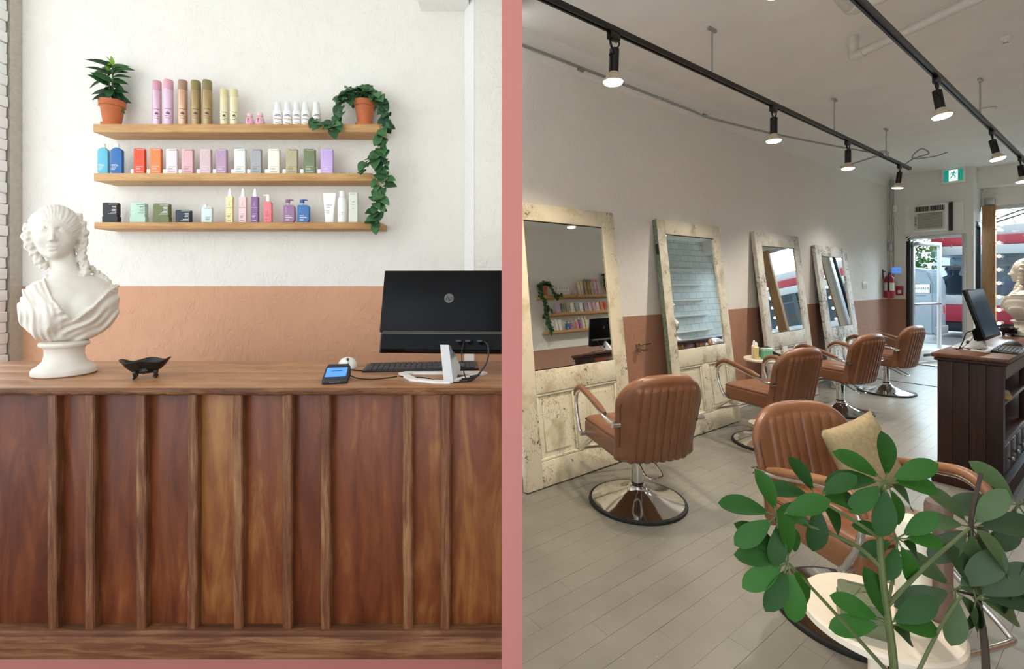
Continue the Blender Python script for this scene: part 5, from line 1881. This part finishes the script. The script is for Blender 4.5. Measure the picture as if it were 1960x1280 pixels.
# ------------------------------------------------------------------ door and shop window
M_ALU = plain('#c9cdd0', .35, .5, .02)
M_DKFRAME = plain('#23262b', .45, .2)
def sbox(name, m, parent, a0, a1, q0, q1, z0, z1, bev=.0, origin=None):
    """axis-aligned salon box as a child of an Empty placed at origin with rotation SA"""
    oa, oq, oz = origin
    return box(name, m, parent, a0 - oa, a1 - oa, q0 - oq, q1 - oq, z0 - oz, z1 - oz, bev)
dframe = bpy.data.objects.new('door_1', None); COL.objects.link(dframe)
O = (AF + .06, QD1, 0)
dframe.location = S(*O); dframe.rotation_euler = (0, 0, SA); struct(dframe, 'dark framed glass street door standing open')
sbox('jamb', M_DKFRAME, dframe, AF - .01, AF + .13, QD1 - .055, QD1 + .002, 0, ZD, .004, O)
sbox('jamb', M_ALU, dframe, AF - .01, AF + .13, QD0 - .03, QD0 + .02, 0, ZD, .004, O)
sbox('head', M_ALU, dframe, AF - .01, AF + .13, QD0 + .02, QD1 - .055, ZD - .05, ZD, .004, O)
sbox('threshold', M_STEEL, dframe, AF - .02, AF + .16, QD0 + .02, QD1 - .055, 0, .015, .003, O)
# leaf swung outwards
LA_ = math.atan2(11.39 - (AF + .06), (QD1 - .06) - 2.305)      # angle from -q towards +a
leaf = bpy.data.objects.new('leaf', None); COL.objects.link(leaf); leaf.parent = dframe
leaf.location = (.0, -.06, .02)
leaf.rotation_euler = (0, 0, -PI / 2 + LA_)
LW = .86
def lb(name, m, x0, x1, z0, z1, y=.022, bev=.003):
    return box(name, m, leaf, x0, x1, -y, y, z0, z1, bev)
lb('leaf_stile', M_ALU, 0, .06, 0, 2.12); lb('leaf_stile', M_ALU, LW - .06, LW, 0, 2.12)
lb('leaf_rail', M_ALU, .06, LW - .06, 2.05, 2.12); lb('leaf_rail', M_WHITE, .06, LW - .06, 0, .2)
lb('leaf_pane', M_GLASS, .06, LW - .06, .2, 2.05, .004, 0)
lb('push_bar', M_STEEL, .06, LW - .06, 1.0, 1.03, .05)
box('letter_slot', M_DKFRAME, leaf, .3, .55, -.024, .024, .08, .13, .002)
box('door_closer', M_ALU, leaf, .06, .38, -.07, -.024, 2.05, 2.11, .004)
# side glass and shop window
w1 = bpy.data.objects.new('window_1', None); COL.objects.link(w1)
O = (AF + .12, QR, 0); w1.location = S(*O); w1.rotation_euler = (0, 0, SA); struct(w1, 'narrow side glass between door and shop window')
sbox('window_frame', M_DKFRAME, w1, AF + .12, AF + .17, QR, QR + .06, .0, 2.42, .003, O)
sbox('window_frame', M_DKFRAME, w1, AW - .06, AW, QR, QR + .06, .0, 2.42, .003, O)
sbox('window_frame', M_DKFRAME, w1, AF + .17, AW - .06, QR, QR + .06, 2.34, 2.42, .003, O)
sbox('window_frame', M_DKFRAME, w1, AF + .17, AW - .06, QR, QR + .06, 0, .3, .003, O)
sbox('pane', M_GLASS, w1, AF + .17, AW - .06, QR + .026, QR + .034, .3, 2.34, 0, O)
w2 = bpy.data.objects.new('window_2', None); COL.objects.link(w2)
O = (AW, .8, 0); w2.location = S(*O); w2.rotation_euler = (0, 0, SA); struct(w2, 'large shop window towards the street')
sbox('window_frame', M_ALU, w2, AW + .02, AW + .09, QB + .1, QR, .32, .38, .003, O)
sbox('window_frame', M_ALU, w2, AW + .02, AW + .09, QB + .1, QR, 2.63, 2.69, .003, O)
sbox('pane', M_GLASS, w2, AW + .05, AW + .058, QB + .1, QR, .38, 2.63, 0, O)
def sign_letters():
    # gold lettering on the pane, to be read from the street
    m = plain('#a8894d', .4, .4)
    text('pane_lettering', 'ES', .19, m, w2, (AW + .0595 - O[0], .62 - O[1], 1.12), (PI / 2, 0, -PI / 2))
sign_letters()
def post(label, u0, u1, q=None):
    if q is None:
        q0, _ = sal_on_a(u1, AW - .12); q1, _ = sal_on_a(u0, AW - .12)
    else:
        q0, q1 = q - .09, q + .09
    t = thing('timber_post', label, 'post', S(AW - .075, (q0 + q1) / 2, 0), SA, 'timber posts with bulbs')
    w = (q1 - q0) / 2
    box('post_beam', M_POST, t, -.06, .06, -w, w, 0, 2.69, .006)
    for k in range(9):
        z = .75 + k * .22
        s_ = lathe('bulb_socket', M_WHITE, t, [(.016, 0), (.016, .012), (0, .012)], 14, loc=(-.0, -w, z), rot=(PI / 2, 0, 0))
        bm = bm_new(); bm_ball(bm, (0, 0, .036), .026, 14, 10)
        obj('globe_bulb', bm, M_GLOBE, s_)
    return t
M_GLOBE = emit('globe_light', '#fff0d0', 6.0)
post('rough pine post with round bulbs between the side glass and shop window', 1880, 1905)
post('rough pine post with round bulbs seen in the third mirror', 0, 0, .42)
# meter box with looped cable over the post
q_, t_ = sal_on_a(1896, AW)
t = thing('meter_box', 'small grey box with looped cable above the timber post', 'electrical box', S(AW, q_, zat(382, t_)), SA - PI / 2)
box('box_body', M_GALV, t, -.06, .06, -.05, 0, -.09, .03, .004)
tube('cable_loop', M_WHITE, t, spline([(-.08, -.03, -.1), (-.085, -.03, .1), (-.03, -.04, .17), (.06, -.04, .16), (.075, -.03, .05), (.04, -.05, .0)], 5), .008, 7)
q_, t_ = sal_on_a(1952, AW)

# ------------------------------------------------------------------ the street
M_ROAD = plain('#6f7375', .8, 0, .05, scale=2)
M_WALK = plain('#a9abaa', .8, 0, .04, scale=3)
wall('ground_walk', M_WALK, AW + .12, 14.6, -9, 14, -.14, -.03, True, 'pale concrete sidewalk outside').name = 'floor_sidewalk'
wall('ground_road', M_ROAD, 14.6, 46, -30, 36, -.26, -.16, True, 'grey asphalt road outside').name = 'floor_road'
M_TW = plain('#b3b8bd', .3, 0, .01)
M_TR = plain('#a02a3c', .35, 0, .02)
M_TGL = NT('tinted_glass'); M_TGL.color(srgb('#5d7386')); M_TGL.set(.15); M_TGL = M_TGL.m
AT = 18.0
t = thing('streetcar', 'red and white streetcar passing in the street outside', 'streetcar', S(AT, 0, -.16), SA)
TRAM = t
Y0, Y1 = -11.0, 3.8
def tb(name, m, z0, z1, x0=0.0, x1=2.4, y0=Y0, y1=Y1, bev=.02, parent=None):
    return box(name, m, parent or t, x0, x1, y0, y1, z0 + .16, z1 + .16, bev)
tb('skirt', M_DKFRAME, .02, .30, .06)
tb('lower_body', M_TR, .30, .78)
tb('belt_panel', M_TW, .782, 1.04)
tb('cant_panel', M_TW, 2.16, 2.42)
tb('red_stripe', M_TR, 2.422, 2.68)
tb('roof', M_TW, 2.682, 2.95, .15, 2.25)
tb('interior_far_wall', plain('#a9b4bc', .6), 1.042, 2.158, 2.2, 2.38)
tb('interior_floor', M_GREY, 1.042, 1.06, .08, 2.2, bev=0)
ys = [3.8, 2.75, 1.55, .35, -.85, -2.05, -3.25, -4.45, -5.65, -6.85, -8.05, -9.25, -11]
for k, (b_, a_) in enumerate(zip(ys, ys[1:])):
    tb('window_pillar', plain('#3b4650', .35), 1.042, 2.158, 0, .10, a_ - .07, a_ + .07 if k else a_ + .07, 0)
    pn = tb('window_pane', M_TGLASS if False else glass_mat('tram_glass', (.62, .72, .8, 1)) if k == 0 else bpy.data.materials['tram_glass'], 1.045, 2.155, .03, .04, a_ + .07, b_ - .07, 0)
    tb('window_transom', plain('#46525c', .35), 1.84, 1.88, .0, .06, a_ + .07, b_ - .07, 0)
for y in (-3.0, 2.2):
    for dx in (0,):
        bm = bm_new()
        bmesh.ops.create_cone(bm, cap_ends=True, segments=24, radius1=.33, radius2=.33, depth=.12, matrix=Matrix.Translation((.12, y, .33)) @ Matrix.Rotation(PI / 2, 4, 'Y'))
        obj('wheel', bm, M_DKFRAME, t)
# passengers seated inside
def passenger(label, q, top, hair, face_y):
    h = thing('person', label, 'person', S(AT + .75 + (.75 if face_y < 0 else 0), q, 1.062), SA, 'streetcar passengers')
    bm = bm_new()
    # torso, neck and head as one closed skin: profile of ellipses up the body
    prof = [(.19, .13, 0), (.21, .14, .12), (.19, .12, .3), (.215, .115, .43), (.17, .09, .50), (.065, .065, .55), (.06, .062, .60), (.078, .09, .64), (.088, .108, .71), (.085, .105, .77), (.055, .07, .83), (.01, .01, .845)]
    rows = []
    for w, d, z in prof:
        rows.append([bm.verts.new((d * math.sin(a), w * math.cos(a), z)) for a in [2 * PI * i / 18 for i in range(18)]])
    for A, B in zip(rows, rows[1:]):
        for i in range(18):
            bm.faces.new((A[i], A[(i + 1) % 18], B[(i + 1) % 18], B[i]))
    bm.faces.new(list(reversed(rows[0]))); bm.faces.new(rows[-1])
    bm_ball(bm, (.0, face_y * .105, .70), (.016, .022, .018), 8, 6)
    for s_ in (-1, 1):
        bm_tube(bm, spline([(s_ * .04, s_ * .2, .42), (.03, s_ * .23, .25), (.02, s_ * .1 + face_y * .2, .18)], 5), [.055] * 6 + [.04] * 5, 8)
    b = obj('body', bm, plain(top, .8), h, angle=80)
    bm = bm_new()
    bm_ball(bm, (.0, -face_y * .012, .745), (.1, .112, .105), 14, 10)
    obj('hair', bm, plain(hair, .7), h)
    tb_ = None
q1_, _ = sal_on_a(1829, AT + .7); q2_, _ = sal_on_a(1805, AT + .7); q3_, _ = sal_on_a(1927, AT + .7); q4_, _ = sal_on_a(1945, AT + .7)
passenger('streetcar passenger in dark coat seen through the doorway, facing the other', q1_, '#2f3540', '#191817', 1)
passenger('streetcar passenger in grey top seen through the doorway near the door edge', q2_, '#566070', '#2a2422', -1)
passenger('streetcar passenger in pale blue seen through the shop window', q3_, '#8fb0cc', '#1d1b1b', -1)
for q_ in (q1_, q2_, q3_):
    box('seat', M_GREY, TRAM, .5, 1.75, q_ - .22, q_ + .22, 1.16, 1.216, .02)

# white van modelled in place of its reflection in the door glass
QV, _ = sal_on_a(1788, 14.9)
t = thing('reflected_van', 'white van standing in for its reflection, blue squares and reversed lettering beyond the door', 'van', S(14.9, QV, -.16), SA)
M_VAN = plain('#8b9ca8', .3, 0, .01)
bm = bm_new()
bm_prism(bm, [(0, .3), (0, 1.55), (.12, 1.86), (.5, 1.95), (4.2, 1.95), (4.3, 1.6), (4.3, .3)], 0, 1.1, 'x')
bmesh.ops.bevel(bm, geom=list(bm.edges), offset=.05, segments=2, affect='EDGES')
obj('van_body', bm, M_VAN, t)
box('lettering_panel', plain('#f2f5f7', .4), t, -.008, 0, .08, .42, 1.32, 1.52, .002).location = (0, 0, 0)
box('panel_border', M_DKFRAME, t, -.006, .001, .07, .43, 1.31, 1.53)
text('van_lettering', 'KERENSKI', .085, M_DKFRAME, t, (-.0095, .25, 1.42), (PI / 2, 0, -PI / 2), mirror=True, sx=.8)
text('van_lettering', 'Furniture', .05, M_DKFRAME, t, (-.002, .25, 1.25), (PI / 2, 0, -PI / 2), mirror=True)
for (y, z) in ((.5, 1.43), (.5, 1.36), (.57, 1.43), (.57, 1.36)):
    box('blue_square', plain('#3c57c8', .5), t, -.004, 0, y, y + .062, z, z + .062)
for y in (.75, 3.4):
    bm = bm_new()
    bmesh.ops.create_cone(bm, cap_ends=True, segments=28, radius1=.33, radius2=.33, depth=.2, matrix=Matrix.Translation((.06, y, .29)) @ Matrix.Rotation(PI / 2, 4, 'Y'))
    w_ = obj('wheel', bm, M_RUBBER, t)
    bm = bm_new()
    bmesh.ops.create_cone(bm, cap_ends=True, segments=20, radius1=.19, radius2=.19, depth=.22, matrix=Matrix.Translation((.055, y, .29)) @ Matrix.Rotation(PI / 2, 4, 'Y'))
    obj('hub_cap', bm, M_ALU, w_)
box('bumper', M_GREY, t, .05, 1.05, -.06, .02, .3, .5, .02)
box('tail_lamp', plain('#b5323c', .3), t, .85, .95, -.012, .02, .8, 1.0, .01)

# trees outside
def street_tree(label, a, q, h, R_, leafy, seed, group):
    rt = random.Random(seed)
    t = thing('street_tree', label, 'tree', S(a, q, -.16), 0, group)
    bm = bm_new()
    tips = []
    bm_tube(bm, spline([(0, 0, 0), (.04, .02, h * .3), (0, .05, h * .55), (.1, 0, h * .8)], 4), [.12 - .007 * i for i in range(13)], 9)
    for i in range(26):
        z0 = h * rt.uniform(.38, .8)
        an = rt.uniform(0, 2 * PI)
        L_ = R_ * rt.uniform(.6, 1.1)
        e = Vector((math.cos(an) * L_, math.sin(an) * L_, z0 + L_ * rt.uniform(.25, .8)))
        m_ = Vector((math.cos(an) * L_ * .5, math.sin(an) * L_ * .5, z0 + L_ * .2))
        P = spline([(0, 0, z0), m_, e], 4)
        bm_tube(bm, P, [.03 - .0028 * k for k in range(len(P))], 5)
        tips.append((P, e))
        for k in range(5):
            s_ = P[rt.randint(3, len(P) - 1)]
            d = Vector((rt.uniform(-1, 1), rt.uniform(-1, 1), rt.uniform(-.2, .9))) * R_ * .35
            bm_tube(bm, [s_, s_ + d * .6 + Vector((0, 0, .05)), s_ + d], [.01, .007, .004], 4)
            tips.append(([s_, s_ + d], s_ + d))
    obj('trunk', bm, M_STEMD, t)
    if leafy:
        bm = bm_new()
        for P, e in tips:
            for k in range(leafy):
                c = e + Vector((rt.gauss(0, .25), rt.gauss(0, .25), rt.gauss(0, .22)))
                n = Vector((rt.uniform(-1, 1), rt.uniform(-1, 1), rt.uniform(-.3, 1))).normalized()
                x = n.orthogonal().normalized() * .07
                y = n.cross(x).normalized() * .045
                bm.faces.new([bm.verts.new(c + d) for d in (-x, -y, x, y)])
        o = obj('foliage', bm, leafmat('street_leaf', '#2f6a2c', '#5c9a4c'), t, flat=True)
        o['kind'] = 'stuff'
qx, _ = sal_on_a(1757, 17.2)
street_tree('leafy green street tree behind the delivery van', 17.3, qx + .45, 4.4, .6, 9, 4, 'street trees')
qx, _ = sal_on_a(1935, 24)
street_tree('bare twiggy street tree beyond the streetcar', 23, qx + .3, 6.2, 2.2, 0, 9, 'street trees')

# ------------------------------------------------------------------ salon counter, seen from its end
SZ = .93
A0, Q0, Q1 = 4.547, .585, .923
sc = thing('salon_counter', 'dark carved wooden counter with open shelves next to the styling chairs', 'counter', S(A0, (Q0 + Q1) / 2, 0), SA)
LN, hq = 3.1, (Q1 - Q0) / 2
def scb(name, m, x0, x1, y0, y1, z0, z1, bev=.003, parent=sc):
    bm = bm_new()
    c = ((x0 + x1) / 2, (y0 + y1) / 2, (z0 + z1) / 2)
    bm_box(bm, x0 - c[0], x1 - c[0], y0 - c[1], y1 - c[1], z0 - c[2], z1 - c[2], bev)
    return obj(name, bm, m, parent, c)
scb('top_board', M_DARKTOP, -.03, LN, -hq - .03, hq + .03, SZ - .03, SZ, .006)
scb('top_moulding', M_DARKWOOD, -.018, LN, -hq - .018, hq + .018, SZ - .055, SZ - .031, .008)
scb('plinth', M_DARKWOOD, -.03, LN, -hq - .03, hq + .03, 0, .11, .008)
for k in range(4):
    y0 = -hq + k * (2 * hq) / 4
    scb('end_plank', M_DARKWOOD, -.004 + .002 * (k % 2), .022, y0 + .0008, y0 + 2 * hq / 4 - .0008, .111, SZ - .056, .0015)
nb = 8
for k in range(nb):
    x0 = .03 + k * (LN - .03) / nb
    scb('front_panel', M_COUNTER, x0 + .001, x0 + (LN - .03) / nb - .001, hq - .02, hq, .111, SZ - .056, .002)
    if k:
        scb('batten', M_BATTEN, x0 - .018, x0 + .018, hq, hq + .018, .111, SZ - .056, .004)
scb('corner_post', M_DARKWOOD, .024, .06, -hq, -hq + .045, .111, SZ - .056, .004)
scb('corner_post', M_DARKWOOD, 1.0, 1.05, -hq, -hq + .045, .111, SZ - .056, .004)
scb('corner_post', M_DARKWOOD, 2.0, 2.05, -hq, -hq + .045, .111, SZ - .056, .004)
scb('inner_back', M_BLACKM, .03, LN, hq - .04, hq - .022, .111, SZ - .056, 0)
shelf_ = scb('shelf_board', M_DARKTOP, .024, LN, -hq + .005, hq - .042, .60, .622, .002)
scb('shelf_board', M_DARKTOP, .024, LN, -hq + .005, hq - .042, .33, .352, .002)
for k in range(4):
    x0 = .066 + k * .235
    d_ = scb('drawer', M_DARKWOOD, x0, x0 + .225, -hq + .002, -hq + .05, .13, .32, .006)
    lathe('knob', M_STEEL, d_, [(.008, 0), (.008, .012), (.014, .02), (.01, .03), (0, .03)], 14, loc=(0, -.024, 0), rot=(PI / 2, 0, 0))
for k in range(3):
    x0 = .061 + k * .9
# carved fringe under the top
fr = bm_new()
for k in range(26):
    x0 = .065 + k * .036
    pts = [(x0, SZ - .058), (x0 + .034, SZ - .058)] + [(x0 + .017 + .017 * math.cos(a * PI / 6), SZ - .12 - .03 * math.sin(a * PI / 6)) for a in range(7)]
    bm_prism(fr, pts, -hq - .004, -hq + .008, 'y')
obj('carved_fringe', fr, plain('#6b564a', .5, 0, .15), sc, flat=True)
o = box('paper_folder', plain('#c4a86a', .7), None, -.12, .12, -.1, .1, 0, .03, .003)
o.location = S(A0 + .3, .69, .623); o.rotation_euler = (0, 0, SA + .2); o.name = 'paper_folder'
tag(o, 'beige paper folder lying on the counter shelf', 'folder')
t = thing('card_box', 'small grey box standing on the counter shelf', 'box', S(A0 + .55, .72, .622), SA)
prism('box_body', M_GREY, t, rrect(-.07, .07, 0, .14, .006), -.05, .05, 'y', .002)
box('box_lid', M_DARK, t, -.072, .072, -.052, .052, .141, .16, .003)
t = thing('black_handbag', 'black handbag on the lower shelf of the salon counter', 'bag', S(A0 + .35, .70, .352), SA)
bm = bm_new()
bm_prism(bm, [(-.17, 0), (.17, 0), (.15, .16), (.1, .19), (-.1, .19), (-.15, .16)], -.06, .06, 'y')
bmesh.ops.bevel(bm, geom=list(bm.edges), offset=.02, segments=3, affect='EDGES')
obj('bag_body', bm, M_BLACK, t)
tube('handle', M_BLACK, t, spline([(-.09, -.04, .17), (-.07, -.06, .215), (.07, -.06, .215), (.09, -.04, .17)], 5), .008, 8)
lathe('clasp', M_STEEL, t, [(.014, 0), (.014, .006), (0, .006)], 14, loc=(0, -.06, .14), rot=(PI / 2, 0, 0))

make_monitor('thin black monitor seen edge-on at the end of the dark salon counter', S(5.02, .80, SZ), SA + PI, 16)
make_keyboard('black keyboard on the salon counter beside the edge-on monitor', S(5.08, .63, SZ), SA + .05, .44)
make_mouse('dark computer mouse on the salon counter', S(5.5, .66, SZ), SA + .3, M_DARK, '#111111', False)
make_bowl('dark footed bowl on the salon counter before the plaster bust', S(6.45, .80, SZ), SA)
b2 = copy_tree(bust)
b2.location = S(6.62, .70, SZ); b2.rotation_euler = (0, 0, SA + PI - .2); b2.scale = (1, 1, 1)
b2['label'] = 'white plaster bust at the end of the salon counter by the window'
# black transition strip across the far floor
o = box('floor_cord', M_BLACKM, None, 8.55, 8.565, .6, 2.75, 0, .006, rot=(0, 0, SA))
tag(o, 'thin black cord lying straight across the salon floor', 'cord')

# ------------------------------------------------------------------ foreground table with goods
TX, TY, TH = .917, 1.2, .62
round_table('round white side table in front of the chair with the cushion', (TX, TY, 0), .168, TH, 'white side tables')
t = thing('square_jar', 'olive green square jar on the round white table', 'jar', (lx(1650, 1.16), 1.16, TH), math.radians(-28))
mo = plain('#5f6648', .4, 0, .03)
prism('jar_base', mo, t, rrect(-.048, .048, -.048, .048, .008), 0, .05, 'z', .002)
prism('jar_lid', mo, t, rrect(-.046, .046, -.046, .046, .008), .051, .072, 'z', .003)
for (p0, p1) in (((-.02, -.02), (.0, .024)), ((-.01, .0), (.02, .018)), ((-.004, .006), (.014, -.02))):
    tube('embossed_letter', mo, t, [(p0[0], p0[1], .0722), (p1[0], p1[1], .0722)], .0014, 6)
text('brand_name', BRAND, .0075, M_INK, t, (.0, .036, .0724), (0, 0, 0))
def table_can(label, x, y, r, h, body, cap, words=None):
    t = thing('spray_can', label, 'spray can', (x, y, TH), 0, 'spray cans on the table')
    lathe('can_body', plain(body, .35, .1, .02), t, [(r * .95, 0), (r, .005), (r, h * .72), (r * .96, h * .73)], 36)
    lathe('cap', plain(cap, .4, 0, .02), t, [(r * .99, h * .732), (r * .99, h * .96), (r * .9, h), (0, h)], 36)
    return t
c1 = table_can('cream spray can standing on the round white table', lx(1748, 1.14), 1.14, .034, .262, '#e6dcc0', '#efe7d2')
text('label_lettering', BRAND, .012, M_INK, c1, (-.03, -.026, .175), (PI / 2, 0, math.radians(-42)))
table_can('taupe brown spray can beside the cream can on the table', lx(1796, 1.18), 1.18, .028, .285, '#7a6354', '#6f5a4c')

# ------------------------------------------------------------------ schefflera in the foreground
def P3(u, v, y):
    return Vector((lx(u, y), y, zat(v, y)))
LS = leaf_mesh(.068, .0165, fold=.12, droop=.3, n=12)
LS.materials.append(M_LEAF_C)
for v_ in LS.vertices:          # obovate: widest near the tip
    f = max(0, min(1, v_.co.y / .068))
    sg = (v_.co.x > 1e-6) - (v_.co.x < -1e-6)
    wn_ = .0155 * math.sin(PI * min(1, f ** 1.45)) ** .62 + .0008
    v_.co.z += .22 * wn_ - .12 * abs(v_.co.x) if sg else 0
    v_.co.x = sg * wn_
LS2 = LS.copy(); LS2.materials.clear(); LS2.materials.append(M_LEAF_D)
rs = random.Random(11)
def umbrella_plant(label, base, pot_r, whorls, stems, me, group):
    t = thing('umbrella_plant', label, 'plant', (base.x, base.y, 0), 0, group)
    B = Vector((base.x, base.y, 0))
    lathe('pot', plain('#d8d3c9', .5), t, [(pot_r * .75, 0), (pot_r, .3), (pot_r * 1.02, .31), (pot_r * .92, .31), (pot_r * .9, .27), (0, .27)], 36)
    lathe('soil', M_SOIL, t, [(pot_r * .9, .271), (0, .28)], 24)
    for s_, r0, r1, m in stems:
        P = spline([p - B for p in s_], 6)
        tube('stem', m, t, P, [r0 + (r1 - r0) * i / (len(P) - 1) for i in range(len(P))], 8)
    for (c, n, rad, tilt, a0, spread) in whorls:
        for k in range(n):
            an = a0 + spread * (k / (n if spread > 6.2 else max(1, n - 1)))
            d = Vector((math.cos(an), -.35 * math.sin(an * 1.7 + tilt) - tilt * .3, .85 * math.sin(an) - .12))
            d.normalize()
            q_ = c - B
            st_ = q_ + d * .012
            put_leaf(me, None, t, st_, d, up=(rs.uniform(-.25, .25), -.75, .75), scale=rad / .068 * rs.uniform(.85, 1.1), name='leaflet')
            tube('leaf_stalk', M_STEM, t, [q_, st_ + d * .006], .0013, 5)
    return t
y0 = .80
main = P3(1712, 1300, y0)
stems1 = [
    ([Vector((main.x - .02, y0, .27)), Vector((main.x - .005, y0, .55)), main, P3(1692, 1130, y0), P3(1684, 1020, y0), P3(1693, 925, y0)], .008, .004, M_STEM),
    ([P3(1686, 1085, y0), P3(1640, 1045, y0 + .01), P3(1560, 1010, y0), P3(1490, 990, y0 - .02)], .004, .002, M_STEM),
    ([P3(1684, 1030, y0), P3(1640, 1000, y0), P3(1562, 953, y0 + .01)], .0035, .002, M_STEM),
    ([P3(1712, 1300, y0), P3(1600, 1175, y0 - .02), P3(1510, 1078, y0 - .03)], .0035, .002, M_STEM),
    ([P3(1700, 1150, y0), P3(1712, 1090, y0 + .02), P3(1717, 1032, y0 + .02)], .003, .002, M_STEM),
    ([P3(1697, 1160, y0), P3(1770, 1085, y0 + .01), P3(1856, 1010, y0 + .02)], .004, .0025, M_STEM),
    ([P3(1755, 1290, y0 - .02), P3(1800, 1200, y0 - .01), P3(1842, 1138, y0)], .003, .002, M_STEM)]
wh1 = [(P3(1695, 922, y0), 9, .070, .2, .2, 6.283), (P3(1562, 952, y0 + .01), 7, .070, -.1, .1, 6.283), (P3(1488, 988, y0 - .02), 7, .068, .3, .9, 6.283),
       (P3(1508, 1076, y0 - .03), 7, .072, .5, 1.6, 3.7), (P3(1717, 1030, y0 + .02), 8, .060, .3, .3, 6.283), (P3(1697, 1195, y0), 6, .072, .1, -.4, 3.6)]
umbrella_plant('green umbrella plant in front of the round white table', Vector((main.x - .02, y0, 0)), .14, wh1, stems1, LS, 'umbrella plants')
y1 = .86
b1_ = P3(1888, 1300, y1)
stems2 = [([Vector((b1_.x, y1, .27)), b1_, P3(1872, 1150, y1), P3(1858, 1010, y1), P3(1878, 905, y1)], .007, .003, M_STEMD),
          ([P3(1872, 1140, y1), P3(1850, 1135, y1 - .01), P3(1830, 1130, y1 - .02)], .003, .002, M_STEMD),
          ([P3(1865, 1060, y1), P3(1920, 1000, y1), P3(1955, 960, y1)], .003, .002, M_STEMD)]
wh2 = [(P3(1858, 1008, y1), 8, .082, .3, .5, 6.283), (P3(1828, 1128, y1 - .02), 6, .084, .4, 1.2, 6.283), (P3(1868, 1145, y1 - .03), 6, .086, .2, -1.6, 3.4), (P3(1948, 965, y1), 6, .085, .1, 1.0, 6.283), (P3(1935, 1120, y1 - .05), 5, .08, .1, -1.2, 3.0)]
umbrella_plant('dusty leaved plant with a dark stem beside the green umbrella plant', Vector((b1_.x, y1, 0)), .12, wh2, stems2, LS2, 'umbrella plants')
bm = bm_new()
for (c, s_) in ((P3(1855, 1062, y1 - .01), .016), (P3(1908, 1080, y1 - .01), .018), (P3(1848, 1050, y1), .013)):
    pass
bm.free()

# ------------------------------------------------------------------ the same shelves as the mirrors show them, on the wall behind the salon counter
AREF, DZ = 5.33, -.40
XREF = lx(727, SHY0)
for o in shelves + RETAIL:
    c = copy_tree(o)
    x, y, z = o.location
    c.location = S(AREF + (XREF - x), QB + (WY - y), z + DZ)
    c.rotation_euler = (0, 0, o.rotation_euler.z + SA + PI)
    words = o['label'].split()
    c['label'] = ' '.join(words[:10]) + ', mirrored in the cream door'
    if 'group' in o:
        c['group'] = o['group'] + ', seen in the mirror'
